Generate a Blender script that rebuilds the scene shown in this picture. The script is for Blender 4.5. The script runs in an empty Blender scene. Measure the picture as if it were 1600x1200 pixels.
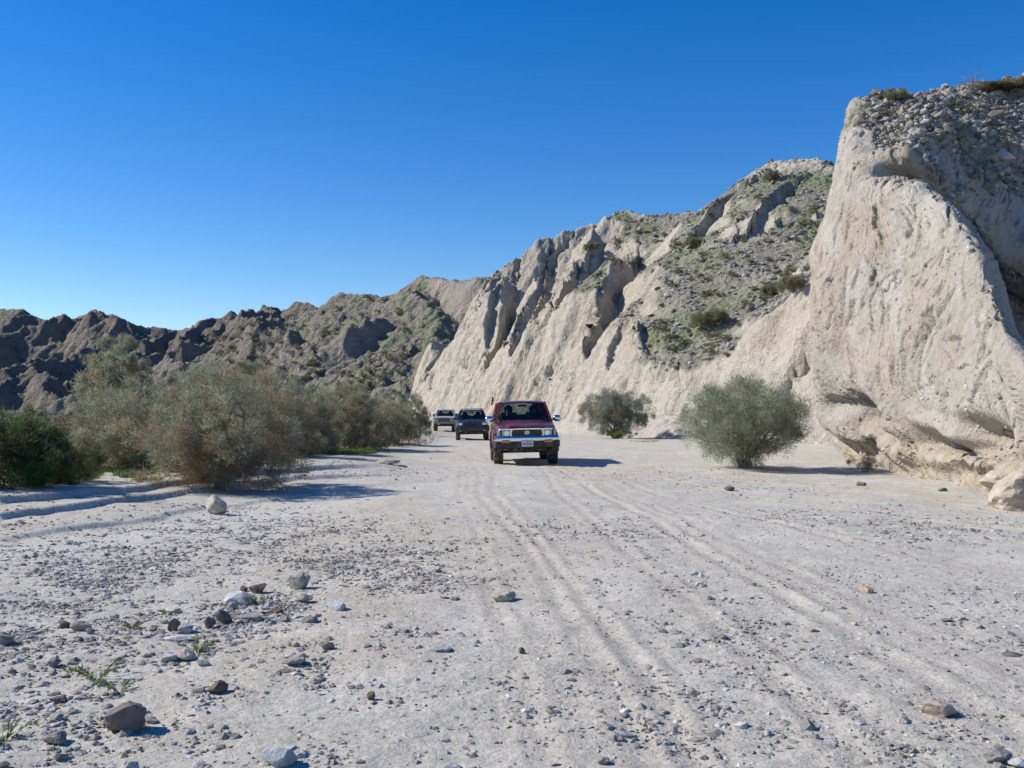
import bpy, bmesh, math, random
import numpy as np
from mathutils import Vector, Matrix, Euler
R = math.radians
rng = np.random.default_rng(7)
random.seed(7)
SC = bpy.context.scene
C = SC.collection

# ------------------------------------------------------------------ camera
CAM_H = 1.35
F = 1555.0
PITCH = math.atan(48 / F)
cam_d = bpy.data.cameras.new('camera')
cam = bpy.data.objects.new('camera', cam_d); C.objects.link(cam)
cam_d.sensor_width = 36; cam_d.lens = 36 * F / 1600
cam_d.clip_start = 0.1; cam_d.clip_end = 9000
cam.location = (0, 0, CAM_H); cam.rotation_euler = (R(90) + PITCH, 0, 0)
SC.camera = cam
SC.render.resolution_x = 1024; SC.render.resolution_y = 768

# ------------------------------------------------------------------ light
SUN_EL = 38.0
SUN_AZ = (-1.0, 0.17)          # horizontal direction towards the sun: left, a little beyond the cars
w = bpy.data.worlds.new('World'); SC.world = w; w.use_nodes = True
nt = w.node_tree; nt.nodes.clear()
sky = nt.nodes.new('ShaderNodeTexSky'); sky.sky_type = 'NISHITA'; sky.sun_disc = False
sky.sun_elevation = R(SUN_EL); sky.sun_rotation = math.atan2(SUN_AZ[0], SUN_AZ[1]) 
sky.altitude = 300; sky.air_density = 1.0; sky.dust_density = 0.12; sky.ozone_density = 3.0
hs = nt.nodes.new('ShaderNodeHueSaturation'); hs.inputs['Hue'].default_value = 0.512
hs.inputs['Saturation'].default_value = 1.44; hs.inputs['Value'].default_value = 1.0
bg = nt.nodes.new('ShaderNodeBackground'); bg.inputs['Strength'].default_value = 0.115
wo = nt.nodes.new('ShaderNodeOutputWorld')
nt.links.new(sky.outputs[0], hs.inputs['Color']); nt.links.new(hs.outputs[0], bg.inputs[0]); nt.links.new(bg.outputs[0], wo.inputs[0])
sun_d = bpy.data.lights.new('sun', 'SUN'); sun_d.energy = 4.7; sun_d.angle = R(0.53); sun_d.color = (1.0, 0.935, 0.84)
sun = bpy.data.objects.new('sun', sun_d); C.objects.link(sun)
sv = Vector((SUN_AZ[0], SUN_AZ[1], 0)).normalized() * math.cos(R(SUN_EL)) + Vector((0, 0, math.sin(R(SUN_EL))))
sun.rotation_euler = sv.to_track_quat('Z', 'Y').to_euler(); sun.location = (-20, 0, 30)
SC.view_settings.view_transform = 'Standard'; SC.view_settings.look = 'None'
SC.view_settings.exposure = 0.34; SC.view_settings.gamma = 1.0; SC.view_settings.use_curve_mapping = False
SC.render.engine = 'CYCLES'
SC.cycles.max_bounces = 6; SC.cycles.diffuse_bounces = 3; SC.cycles.transparent_max_bounces = 8

# ------------------------------------------------------------------ helpers
cp, sp = math.cos(PITCH), math.sin(PITCH)
def at(px, py, Y):
    """world point seen at photo pixel (px, py) at forward distance Y"""
    u = (px - 800) / F; v = (600 - py) / F
    dy = cp - v * sp; dz = sp + v * cp
    k = Y / dy
    return np.array((u * k, Y, CAM_H + dz * k))
def gnd(px, py):
    """ground plane point seen at pixel"""
    u = (px - 800) / F; v = (600 - py) / F
    dy = cp - v * sp; dz = sp + v * cp
    k = -CAM_H / dz
    return (u * k, dy * k)

_perm = np.random.default_rng(11).permutation(256).astype(np.int32)
_perm = np.concatenate([_perm, _perm])
_g = np.random.default_rng(12).normal(size=(256, 3)); _g = (_g / np.linalg.norm(_g, axis=1)[:, None]).astype(np.float32)
def perlin(x, y, z):
    xi = np.floor(x).astype(np.int32); yi = np.floor(y).astype(np.int32); zi = np.floor(z).astype(np.int32)
    xf = (x - xi).astype(np.float32); yf = (y - yi).astype(np.float32); zf = (z - zi).astype(np.float32)
    xi &= 255; yi &= 255; zi &= 255
    u = xf * xf * xf * (xf * (xf * 6 - 15) + 10); v = yf * yf * yf * (yf * (yf * 6 - 15) + 10); w_ = zf * zf * zf * (zf * (zf * 6 - 15) + 10)
    def gr(a, b, c, fx, fy, fz):
        h = _perm[_perm[_perm[a & 255] + (b & 255)] + (c & 255)]
        g = _g[h]
        return g[..., 0] * fx + g[..., 1] * fy + g[..., 2] * fz
    n = 0
    r = []
    for k in (0, 1):
        for j in (0, 1):
            a0 = gr(xi, yi + j, zi + k, xf, yf - j, zf - k); a1 = gr(xi + 1, yi + j, zi + k, xf - 1, yf - j, zf - k)
            r.append(a0 + u * (a1 - a0))
    a = r[0] + v * (r[1] - r[0]); b = r[2] + v * (r[3] - r[2])
    return (a + w_ * (b - a)) * 1.6
def fbm(x, y, z=0.0, f=1.0, oct=4, gain=0.5, seed=0.0):
    x = np.asarray(x, float); y = np.asarray(y, float); z = np.zeros_like(x) + z
    s = 0; a = 1.0
    for i in range(oct):
        o = seed * 13.7 + i * 31.3
        s = s + a * perlin(x * f + o, y * f + o * .7, z * f + o * .3); f *= 2.03; a *= gain
    return s
def ridged(x, y, z=0.0, f=1.0, oct=4, gain=0.5, seed=0.0):
    """0..~2, high on sharp ridges"""
    x = np.asarray(x, float); y = np.asarray(y, float); z = np.zeros_like(x) + z
    s = 0; a = 1.0; wgt = 1.0
    for i in range(oct):
        o = seed * 17.1 + i * 23.9
        n = 1 - np.abs(perlin(x * f + o, y * f + o * .6, z * f + o * .4)) * 1.6
        n = np.clip(n, 0, 1) ** 2 * wgt
        s = s + a * n; wgt = np.clip(n * 1.6, 0, 1); f *= 2.07; a *= gain
    return s
def sstep(a, b, x):
    t = np.clip((x - a) / (b - a), 0, 1); return t * t * (3 - 2 * t)

def tag(o, label=None, cat=None, group=None, kind=None):
    if label: o['label'] = label
    if cat: o['category'] = cat
    if group: o['group'] = group
    if kind: o['kind'] = kind
    return o
def link(name, me, mats=None, parent=None):
    o = bpy.data.objects.new(name, me); C.objects.link(o)
    if mats:
        for m in (mats if isinstance(mats, (list, tuple)) else [mats]):
            if m.name not in [q.name for q in me.materials if q]: me.materials.append(m)
    if parent: o.parent = parent
    return o
def empty(name, loc=(0, 0, 0), rz=0):
    o = bpy.data.objects.new(name, None); C.objects.link(o); o.location = loc; o.rotation_euler = (0, 0, rz); o.empty_display_size = .3
    return o
def mesh_np(name, V, Fc, smooth=True, col=None, extra=None):
    """V (n,3), Fc (m,k) index array"""
    me = bpy.data.meshes.new(name)
    V = np.ascontiguousarray(V, np.float32); Fc = np.ascontiguousarray(Fc, np.int32)
    n, (m, k) = len(V), Fc.shape
    me.vertices.add(n); me.vertices.foreach_set('co', V.ravel())
    me.loops.add(m * k); me.loops.foreach_set('vertex_index', Fc.ravel())
    me.polygons.add(m); me.polygons.foreach_set('loop_start', np.arange(0, m * k, k, dtype=np.int32))
    me.polygons.foreach_set('use_smooth', np.full(m, smooth, bool))
    me.update(calc_edges=True)
    if col is not None:
        a = me.color_attributes.new('col', 'FLOAT_COLOR', 'POINT')
        c = np.ones((n, 4), np.float32); c[:, :3] = col; a.data.foreach_set('color', c.ravel())
    if extra:
        for kx, vv in extra.items():
            a = me.attributes.new(kx, 'FLOAT', 'POINT'); a.data.foreach_set('value', np.ascontiguousarray(vv, np.float32).ravel())
    return me
def grid_faces(nu, nv):
    i = np.arange(nu - 1)[:, None] * nv + np.arange(nv - 1)[None, :]
    return np.stack([i, i + nv, i + nv + 1, i + 1], -1).reshape(-1, 4)
def grid_normals(P):
    du = np.gradient(P, axis=0); dv = np.gradient(P, axis=1)
    n = np.cross(du, dv); n /= np.linalg.norm(n, axis=-1, keepdims=True) + 1e-9
    return n
def mixc(a, b, t):
    return a + (b - a) * t[..., None]

# ------------------------------------------------------------------ materials
def new_mat(name):
    m = bpy.data.materials.new(name); m.use_nodes = True
    t = m.node_tree; b = t.nodes['Principled BSDF']
    return m, t, b
def N(t, kind, **kw):
    n = t.nodes.new(kind)
    for k, v in kw.items():
        if k.startswith('i_'): n.inputs[k[2:].replace('_', ' ')].default_value = v
        else: setattr(n, k, v)
    return n
def simple(name, col, rough=.5, metal=0.0, spec=.5, dirt=None, bump=0, emit=None, coat=0, alpha=None):
    m, t, b = new_mat(name)
    b.inputs['Base Color'].default_value = (*col, 1); b.inputs['Roughness'].default_value = rough
    b.inputs['Metallic'].default_value = metal; b.inputs['Specular IOR Level'].default_value = spec
    b.inputs['Coat Weight'].default_value = coat; b.inputs['Coat Roughness'].default_value = .12
    tc = N(t, 'ShaderNodeTexCoord')
    nz = N(t, 'ShaderNodeTexNoise', i_Scale=9.0, i_Detail=5.0); t.links.new(tc.outputs['Object'], nz.inputs['Vector'])
    d = dirt if dirt is not None else .12
    mx = N(t, 'ShaderNodeMix', data_type='RGBA'); mx.inputs[6].default_value = (*col, 1); mx.inputs[7].default_value = (.42, .37, .30, 1)
    mr = N(t, 'ShaderNodeMapRange'); mr.inputs['From Min'].default_value = .45; mr.inputs['From Max'].default_value = .75; mr.inputs['To Max'].default_value = d
    t.links.new(nz.outputs[0], mr.inputs[0]); t.links.new(mr.outputs[0], mx.inputs[0]); t.links.new(mx.outputs[2], b.inputs['Base Color'])
    return m

def rock_mat(name, layers, bump_d, vor=None, tint=.25, rough=.95, fine=3.0, chips=None):
    """colour from the mesh's own colour attribute broken up by mineral noise; relief from bump layers [(scale, weight)]"""
    m, t, b = new_mat(name); b.inputs['Roughness'].default_value = rough; b.inputs['Specular IOR Level'].default_value = .15
    at_ = N(t, 'ShaderNodeAttribute', attribute_name='col')
    geo = N(t, 'ShaderNodeNewGeometry')
    nz = N(t, 'ShaderNodeTexNoise', i_Scale=fine, i_Detail=6.0, i_Roughness=.65); t.links.new(geo.outputs['Position'], nz.inputs['Vector'])
    mr = N(t, 'ShaderNodeMapRange'); mr.inputs['From Min'].default_value = .3; mr.inputs['From Max'].default_value = .7
    mr.inputs['To Min'].default_value = 1 - tint; mr.inputs['To Max'].default_value = 1 + tint
    t.links.new(nz.outputs[0], mr.inputs[0])
    mu = N(t, 'ShaderNodeVectorMath', operation='SCALE'); t.links.new(at_.outputs['Color'], mu.inputs[0]); t.links.new(mr.outputs[0], mu.inputs['Scale'])
    t.links.new(mu.outputs[0], b.inputs['Base Color'])
    tot = None
    for s, wgt in layers:
        n = N(t, 'ShaderNodeTexNoise', i_Scale=s, i_Detail=5.0, i_Roughness=.6); t.links.new(geo.outputs['Position'], n.inputs['Vector'])
        k = N(t, 'ShaderNodeMath', operation='MULTIPLY'); k.inputs[1].default_value = wgt; t.links.new(n.outputs[0], k.inputs[0])
        if tot is None: tot = k
        else:
            a = N(t, 'ShaderNodeMath', operation='ADD'); t.links.new(tot.outputs[0], a.inputs[0]); t.links.new(k.outputs[0], a.inputs[1]); tot = a
    if vor:
        v = N(t, 'ShaderNodeTexVoronoi', i_Scale=vor[0]); v.feature = 'F1'; t.links.new(geo.outputs['Position'], v.inputs['Vector'])
        k = N(t, 'ShaderNodeMath', operation='MULTIPLY'); k.inputs[1].default_value = -vor[1]; t.links.new(v.outputs['Distance'], k.inputs[0])
        if len(vor) > 2:
            am = N(t, 'ShaderNodeAttribute', attribute_name=vor[2]); k2 = N(t, 'ShaderNodeMath', operation='MULTIPLY')
            t.links.new(k.outputs[0], k2.inputs[0]); t.links.new(am.outputs['Fac'], k2.inputs[1]); k = k2
        a = N(t, 'ShaderNodeMath', operation='ADD'); t.links.new(tot.outputs[0], a.inputs[0]); t.links.new(k.outputs[0], a.inputs[1]); tot = a
    if chips:
        for cs, cw in chips:
            mp = N(t, 'ShaderNodeMapping'); mp.inputs['Scale'].default_value = (1, 1, .5); t.links.new(geo.outputs['Position'], mp.inputs['Vector'])
            dn = N(t, 'ShaderNodeTexNoise', i_Scale=cs * 1.3, i_Detail=3.0); t.links.new(geo.outputs['Position'], dn.inputs['Vector'])
            ds = N(t, 'ShaderNodeVectorMath', operation='SCALE'); ds.inputs['Scale'].default_value = .5 / cs * 1.6; t.links.new(dn.outputs['Color'], ds.inputs[0])
            da = N(t, 'ShaderNodeVectorMath', operation='ADD'); t.links.new(mp.outputs[0], da.inputs[0]); t.links.new(ds.outputs[0], da.inputs[1])
            v = N(t, 'ShaderNodeTexVoronoi', i_Scale=cs); t.links.new(da.outputs[0], v.inputs['Vector'])
            sc_ = N(t, 'ShaderNodeSeparateColor'); t.links.new(v.outputs['Color'], sc_.inputs[0])
            k = N(t, 'ShaderNodeMath', operation='MULTIPLY'); k.inputs[1].default_value = cw; t.links.new(sc_.outputs[0], k.inputs[0])
            a = N(t, 'ShaderNodeMath', operation='ADD'); t.links.new(tot.outputs[0], a.inputs[0]); t.links.new(k.outputs[0], a.inputs[1]); tot = a
    bp = N(t, 'ShaderNodeBump'); bp.inputs['Strength'].default_value = 1.0; bp.inputs['Distance'].default_value = bump_d
    t.links.new(tot.outputs[0], bp.inputs['Height']); t.links.new(bp.outputs[0], b.inputs['Normal'])
    return m
# ------------------------------------------------------------------ the wash floor
STEP1 = [gnd(-700, 812), gnd(0, 806), gnd(150, 788), gnd(285, 769), gnd(420, 752), gnd(600, 735)]
STEP2 = [gnd(-700, 835), gnd(0, 820), gnd(150, 798), gnd(300, 775), gnd(460, 758), gnd(640, 742)]
STEP3 = [gnd(-600, 865), gnd(0, 846), gnd(150, 822), gnd(330, 797), gnd(500, 772), gnd(690, 755)]
def side_dist(x, y, poly):
    """signed distance to a polyline, + on its left (beyond) side"""
    best = np.full(x.shape, 1e9); sg = np.zeros(x.shape)
    for (ax, ay), (bx, by) in zip(poly[:-1], poly[1:]):
        dx, dy = bx - ax, by - ay; L2 = dx * dx + dy * dy
        t = np.clip(((x - ax) * dx + (y - ay) * dy) / L2, 0, 1)
        d = np.hypot(x - ax - t * dx, y - ay - t * dy); s = dx * (y - ay) - dy * (x - ax)
        m = d < best; best = np.where(m, d, best); sg = np.where(m, np.sign(s), sg)
    return best * sg
# tyre tracks: polylines through photo points on the ground
TRACKS = [([(745, 728), (760, 790), (790, 830), (850, 900), (900, 985), (960, 1080), (1040, 1230)], .030, .13),
          ([(765, 728), (785, 790), (825, 840), (900, 930), (960, 1000), (1030, 1080), (1120, 1230)], .026, .12),
          ([(860, 728), (930, 770), (1040, 830), (1180, 915), (1330, 1005), (1480, 1090), (1640, 1180)], .045, .16),
          ([(880, 728), (960, 768), (1080, 820), (1230, 890), (1400, 975), (1600, 1070)], .022, .15),
          ([(840, 728), (890, 790), (960, 850), (1050, 930), (1160, 1030), (1290, 1130), (1400, 1230)], .028, .15),
          ([(900, 726), (1000, 765), (1150, 805), (1330, 850), (1500, 880), (1700, 910)], .030, .2),
          ([(735, 700), (720, 740), (730, 800), (760, 900), (810, 1010), (870, 1230)], .018, .12),
          ([(700, 680), (735, 700), (790, 728)], .02, .2), ([(715, 679), (760, 700), (850, 728)], .02, .2),
          ([(910, 722), (1010, 745), (1180, 775), (1400, 805), (1700, 835)], .03, .22)]
TRW = [([gnd(*p) for p in q], d, w_) for q, d, w_ in TRACKS]
def ground_z(x, y):
    x = np.asarray(x, float); y = np.asarray(y, float)
    r = np.hypot(x, y)
    z = fbm(x, y, f=.12, oct=3, seed=1) * .045 + fbm(x, y, f=.8, oct=3, seed=2) * .022
    z += np.clip(fbm(x, y, f=.30, oct=3, seed=20), -.2, 1) * .05 * sstep(3, 8, r)
    wob = fbm(x, y, f=.5, oct=4, seed=3) * .16
    for P, h in ((STEP1, .105), (STEP2, .09), (STEP3, .045)):
        d = side_dist(x, y, P) + wob * (1.5 if P is STEP3 else 1)
        z += h * sstep(-.03, .06, d) * (1 - sstep(24, 32, y)) * sstep(-1.5, -4.5, x)
    d1 = side_dist(x, y, STEP1)
    z += .12 * sstep(.5, 14, d1) * sstep(2, 6, -x)
    # ledge between track sweeps on the right
    wx = fbm(x, y, f=.16, oct=2, seed=5) * .12; wy = fbm(x, y, f=.16, oct=2, seed=6) * .12
    for P, dep, wd in TRW:
        d = np.abs(side_dist(x + wx, y + wy, P))
        vis = .55 + .45 * sstep(-.2, .35, fbm(x, y, f=.5, oct=2, seed=dep * 100))
        wd = wd * .42; dd = side_dist(x + wx, y + wy, P)
        for off, kk in ((0, .9), (wd * 3.2, .35)):
            d = np.abs(dd - off); z += kk * vis * .36 * (-dep * np.exp(-(d / wd) ** 2) + dep * .6 * np.exp(-((d - wd * 1.9) / (wd * .6)) ** 2))
        # tread ribs pressed in the rut
    return z
def ground_fine(x, y):
    return fbm(x, y, f=4.0, oct=4, seed=8, gain=.6) * .010 + ridged(x, y, f=1.7, oct=3, seed=9) * .008

nr, na = 860, 560
_lr = np.linspace(math.log(2.2), math.log(420), 4000); _w = np.where((_lr > math.log(12)) & (_lr < math.log(24)), 2.8, 1.0); _c = np.cumsum(_w); _c = (_c - _c[0]) / (_c[-1] - _c[0])
rr = np.exp(np.interp(np.linspace(0, 1, nr), _c, _lr))
aa = np.radians(np.linspace(-44, 44, na))
RR, AA = np.meshgrid(rr, aa, indexing='ij')
GX = RR * np.sin(AA); GY = RR * np.cos(AA) - .6
GZ = ground_z(GX, GY) + .7 * ground_fine(GX, GY) * (1 - sstep(20, 60, RR))
GZ -= sstep(330, 420, RR) * .3
# sand colour: grey-white silt, buff sand in the driven lanes, pinkish patches, damp greyer streaks
base = np.array((.468, .447, .383)); grey = np.array((.445, .425, .378)); warm = np.array((.48, .425, .335)); pale = np.array((.56, .53, .46))
n1 = fbm(GX, GY, f=.22, oct=4, seed=31); n2 = fbm(GX * .6, GY * .25, f=.5, oct=4, seed=32); n3 = fbm(GX, GY, f=1.6, oct=4, seed=33)
col = mixc(np.broadcast_to(base, GX.shape + (3,)), grey, sstep(-.1, .5, n1) * .8)
col = mixc(col, warm, sstep(.0, .55, n2) * .7)
col = mixc(col, pale, sstep(.05, .5, n3) * .5)
cl = sstep(-.2, 1.0, -side_dist(GX, GY, STEP3)) * 0
chan = np.exp(-((side_dist(GX, GY, STEP3) + 1.0) / .8) ** 2) * (1 - sstep(24, 40, GY))
col = mixc(col, np.array((.55, .53, .47)), np.clip(chan, 0, 1) * .7)
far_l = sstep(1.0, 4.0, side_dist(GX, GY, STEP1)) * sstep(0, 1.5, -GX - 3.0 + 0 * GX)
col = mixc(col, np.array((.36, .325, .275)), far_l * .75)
for P, dep, wd in TRW:
    d = np.abs(side_dist(GX, GY, P)); col = mixc(col, np.array((.47, .415, .345)), np.exp(-(d / (wd * 1.6)) ** 2) * .35)
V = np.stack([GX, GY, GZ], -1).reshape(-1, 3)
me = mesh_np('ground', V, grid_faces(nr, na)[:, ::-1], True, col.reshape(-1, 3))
def ground_material():
    m, t, b = new_mat('silty_sand'); b.inputs['Roughness'].default_value = .97; b.inputs['Specular IOR Level'].default_value = .12
    a = N(t, 'ShaderNodeAttribute', attribute_name='col'); g = N(t, 'ShaderNodeNewGeometry')
    n = N(t, 'ShaderNodeTexNoise', i_Scale=14.0, i_Detail=8.0, i_Roughness=.7); t.links.new(g.outputs['Position'], n.inputs['Vector'])
    v = N(t, 'ShaderNodeTexVoronoi', i_Scale=34.0); t.links.new(g.outputs['Position'], v.inputs['Vector'])
    v2 = N(t, 'ShaderNodeTexNoise', i_Scale=60.0, i_Detail=4.0, i_Roughness=.7); t.links.new(g.outputs['Position'], v2.inputs['Vector'])
    mr = N(t, 'ShaderNodeMapRange'); mr.inputs['From Min'].default_value = .3; mr.inputs['From Max'].default_value = .7; mr.inputs['To Min'].default_value = .80; mr.inputs['To Max'].default_value = 1.17
    t.links.new(n.outputs[0], mr.inputs[0])
    # coarse grains: small cells darker or paler at random
    cr = N(t, 'ShaderNodeMapRange'); cr.inputs['From Min'].default_value = 0; cr.inputs['From Max'].default_value = 1; cr.inputs['To Min'].default_value = .93; cr.inputs['To Max'].default_value = 1.07
    sx = N(t, 'ShaderNodeSeparateColor'); t.links.new(v.outputs['Color'], sx.inputs[0]); t.links.new(sx.outputs[0], cr.inputs[0])
    m1 = N(t, 'ShaderNodeMath', operation='MULTIPLY'); t.links.new(mr.outputs[0], m1.inputs[0]); t.links.new(cr.outputs[0], m1.inputs[1])
    mu = N(t, 'ShaderNodeVectorMath', operation='SCALE'); t.links.new(a.outputs['Color'], mu.inputs[0]); t.links.new(m1.outputs[0], mu.inputs['Scale'])
    t.links.new(mu.outputs[0], b.inputs['Base Color'])
    bp = N(t, 'ShaderNodeBump'); bp.inputs['Strength'].default_value = .9; bp.inputs['Distance'].default_value = .022
    ad = N(t, 'ShaderNodeMath', operation='ADD'); t.links.new(n.outputs[0], ad.inputs[0])
    k = N(t, 'ShaderNodeMath', operation='MULTIPLY'); k.inputs[1].default_value = .35; t.links.new(v2.outputs[0], k.inputs[0]); t.links.new(k.outputs[0], ad.inputs[1])
    ad2 = N(t, 'ShaderNodeMath', operation='SUBTRACT'); t.links.new(ad.outputs[0], ad2.inputs[0])
    k2 = N(t, 'ShaderNodeMath', operation='MULTIPLY'); k2.inputs[1].default_value = .18; t.links.new(v.outputs['Distance'], k2.inputs[0]); t.links.new(k2.outputs[0], ad2.inputs[1])
    t.links.new(ad2.outputs[0], bp.inputs['Height']); t.links.new(bp.outputs[0], b.inputs['Normal'])
    return m
M_GROUND = ground_material()
tag(link('wash_floor', me, M_GROUND), 'pale sandy floor of the dry desert wash with tyre tracks', None, None, 'structure')
# the desert floor all round, just under the wash sheet, out to the horizon
g = np.concatenate([-np.geomspace(4000, 20, 24), [0], np.geomspace(20, 4000, 24)])
X2, Y2 = np.meshgrid(g, g, indexing='ij')
Z2 = -.35 + 0 * X2
me = mesh_np('plain', np.stack([X2, Y2, Z2], -1).reshape(-1, 3), grid_faces(len(g), len(g)), True, np.broadcast_to((.40, .375, .335), (len(g) ** 2, 3)))
tag(link('desert_plain', me, M_GROUND), 'flat sandy desert floor around the wash', None, None, 'structure')

# ------------------------------------------------------------------ hills from crest lines
def crest_height(x, y, ridges):
    H = np.full(x.shape, -30.0)
    for pts, sl, sr in ridges:
        pts = np.asarray(pts, float)
        for a, b in zip(pts[:-1], pts[1:]):
            dx, dy = b[0] - a[0], b[1] - a[1]; L2 = dx * dx + dy * dy + 1e-9
            t = np.clip(((x - a[0]) * dx + (y - a[1]) * dy) / L2, 0, 1)
            d = np.hypot(x - a[0] - t * dx, y - a[1] - t * dy)
            s = dx * (y - a[1]) - dy * (x - a[0])
            k = sl + (sr - sl) * sstep(-.6, .6, -s / math.sqrt(L2))
            H = np.maximum(H, a[2] + t * (b[2] - a[2]) - k * d)
    return H
def A3(*q): return [at(*p) for p in q]

PALE = np.array((.465, .422, .345)); PALE2 = np.array((.445, .382, .298)); BROWN = np.array((.30, .245, .195)); TAL = np.array((.285, .262, .225)); GRN = np.array((.17, .20, .10)); DARK = np.array((.20, .165, .135))

# ---- far-left badlands and the middle hills
x = np.linspace(-230, 40, 500); y = np.linspace(135, 400, 440)
X, Y = np.meshgrid(x, y, indexing='ij')
wxx = X + fbm(X, Y, f=.035, oct=4, seed=41) * 9; wyy = Y + fbm(X, Y, f=.035, oct=4, seed=42) * 9
crest = A3((-330, 470, 330), (-180, 490, 320), (-60, 478, 312), (0, 482, 310), (45, 486, 308), (100, 504, 306), (122, 490, 304), (155, 479, 300), (190, 492, 300), (230, 504, 302), (265, 513, 305), (300, 511, 302), (340, 491, 296), (368, 484, 292), (400, 500, 292), (420, 497, 286), (430, 478, 270), (490, 471, 262), (530, 478, 255), (565, 453, 248), (600, 458, 240), (660, 431, 228), (700, 436, 220), (748, 434, 206), (800, 425, 200), (900, 400, 196))
RD = [(crest, .9, .9)]
rs = np.random.default_rng(5)
def spur(p, dirx, length, drop, sl, sr, kinks=5):
    q = [np.array(p, float)]; dx = dirx
    for i in range(kinks):
        dx += rs.normal() * .22
        st = length / kinks
        q.append(q[-1] + np.array((dx * st, -st, -drop / kinks * (1.25 - .1 * i))))
    RD.append((q, sl, sr))
for i, (px, py, Yd, dx, L, dr) in enumerate([(-250, 470, 318, .1, 80, 26), (-120, 480, 315, .4, 75, 24), (-20, 482, 311, .25, 80, 26), (60, 490, 307, -.2, 60, 22), (125, 490, 303, -.35, 70, 24), (160, 480, 300, .25, 80, 24), (215, 500, 300, .5, 60, 20), (262, 512, 304, -.1, 50, 18), (300, 511, 302, .15, 60, 20), (345, 490, 295, -.3, 65, 24), (372, 485, 292, .3, 60, 23), (430, 478, 270, -.35, 60, 22), (465, 473, 265, .1, 50, 22), (500, 472, 260, .35, 50, 22), (640, 440, 232, -.25, 50, 22), (668, 431, 226, .12, 40, 20), (700, 436, 220, .3, 36, 20), (730, 436, 210, .25, 30, 18)]):
    spur(at(px, py, Yd), dx, L, dr, 1.05, 1.05)
for p in [A3((60, 563, 235), (25, 590, 225), (-40, 625, 215)), A3((60, 563, 235), (100, 592, 232), (150, 622, 228)), A3((60, 563, 235), (70, 600, 215), (75, 628, 200)),
          A3((445, 506, 215), (480, 545, 200), (515, 592, 180)), A3((445, 506, 215), (420, 520, 215), (360, 560, 205), (300, 590, 195)), A3((445, 506, 215), (430, 477, 262)),
          A3((145, 560, 255), (160, 590, 240), (170, 615, 225)), A3((235, 545, 265), (215, 570, 250), (200, 600, 235))]:
    RD.append((p, 1.0, 1.1))
H1 = crest_height(wxx, wyy, RD)
# broad scree apron below the middle hills
apron = crest_height(X + fbm(X, Y, f=.05, oct=3, seed=44) * 4, Y, [(A3((565, 458, 246), (590, 520, 205), (600, 575, 172), (610, 625, 145)), .42, .42), (A3((660, 440, 226), (680, 520, 180), (690, 580, 160)), .5, .5)])
er = ridged(wxx, wyy, f=.055, oct=5, seed=45, gain=.55)
dcr = np.abs(side_dist(X, Y, [p_[:2] for p_ in crest]))
H1 = H1 + (er - 1.0) * 2.9 * (.25 + .75 * sstep(2, 16, dcr)) * sstep(-2, 8, H1) * (1 - .55 * np.exp(-np.abs(H1 - H1) ))
scree = sstep(-1.5, 1.5, apron - H1 + fbm(X, Y, f=.08, oct=3, seed=46) * 2)
Z = np.maximum(H1, apron + fbm(X, Y, f=.15, oct=4, seed=47) * .9)
foot = .3 + 2.6 * sstep(150, 250, Y) * sstep(10, -40, X) + fbm(X, Y, f=.05, oct=3, seed=48) * .6
Z = np.maximum(Z, foot - 1.0 * (Y < 140) * 1.0)
Z = Z + ridged(X, Y, f=.28, oct=4, seed=49) * .9 * (.3 + .7 * sstep(2, 12, dcr)) * sstep(.5, 3, Z - foot) - .3
edge = sstep(135, 146, Y); Z = Z * edge - 1.2 * (1 - edge)
P = np.stack([X, Y, Z], -1); nrm = grid_normals(P); nrm *= np.sign(nrm[..., 2:3])
sl_ = nrm[..., 2]
lx = sstep(-10, -75, X)                       # browner rock towards the left
c1 = mixc(np.broadcast_to(np.array((.27, .24, .20)), P.shape), np.array((.175, .152, .128)), lx)
c1 = mixc(c1, np.array((.38, .335, .275)), sstep(.1, .6, fbm(X, Y, Z, f=.06, oct=4, seed=51)) * (.6 - .35 * lx))
flat = sstep(.72, .86, sl_ + fbm(X, Y, f=.2, oct=3, seed=52) * .08)
c2 = mixc(np.broadcast_to(np.array((.20, .183, .15)), P.shape), GRN, np.clip(sstep(-.1, .45, fbm(X, Y, f=.12, oct=5, seed=53, gain=.7)), 0, 1) * .55)
colr = mixc(c1, c2, np.clip(np.maximum(flat * .7, scree), 0, 1))
me = mesh_np('far', P.reshape(-1, 3), grid_faces(len(x), len(y)), True, colr.reshape(-1, 3), {'tal': np.clip(np.maximum(scree, flat), 0, 1)})
M_FAR = rock_mat('badland_rock', [(.35, 1.0), (1.3, .45)], 1.6, (.9, .35, 'tal'), .18, fine=.8)
tag(link('badland_hills', me, M_FAR), 'rugged brown badland ridges behind the grey bushes on the left', None, None, 'structure')
FARH = (x, y, Z)

# ---- right-hand cliffs (A) and the scree hill behind them (B)
x = np.arange(-26, 60, .17); y = np.arange(42, 150, .2)
X, Y = np.meshgrid(x, y, indexing='ij')
BASE = [at(600, 640, 150)[:2], at(622, 640, 132)[:2], at(655, 640, 116)[:2], at(700, 640, 103)[:2], at(740, 640, 95)[:2], at(790, 640, 90)[:2], at(850, 640, 85)[:2], at(893, 640, 80)[:2], at(905, 640, 75)[:2], at(985, 640, 64)[:2], at(1080, 640, 55)[:2], at(1180, 640, 50)[:2], at(1290, 640, 46)[:2], at(1500, 640, 43)[:2], at(1900, 640, 40)[:2]]
wob = fbm(X, Y, f=.10, oct=4, seed=61)
wobx = fbm(X, Y, f=.16, oct=4, seed=62) * 1.3; woby = fbm(X, Y, f=.16, oct=4, seed=63) * 1.3
sb = side_dist(X + wobx * .6, Y + woby * .6, BASE)
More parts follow.
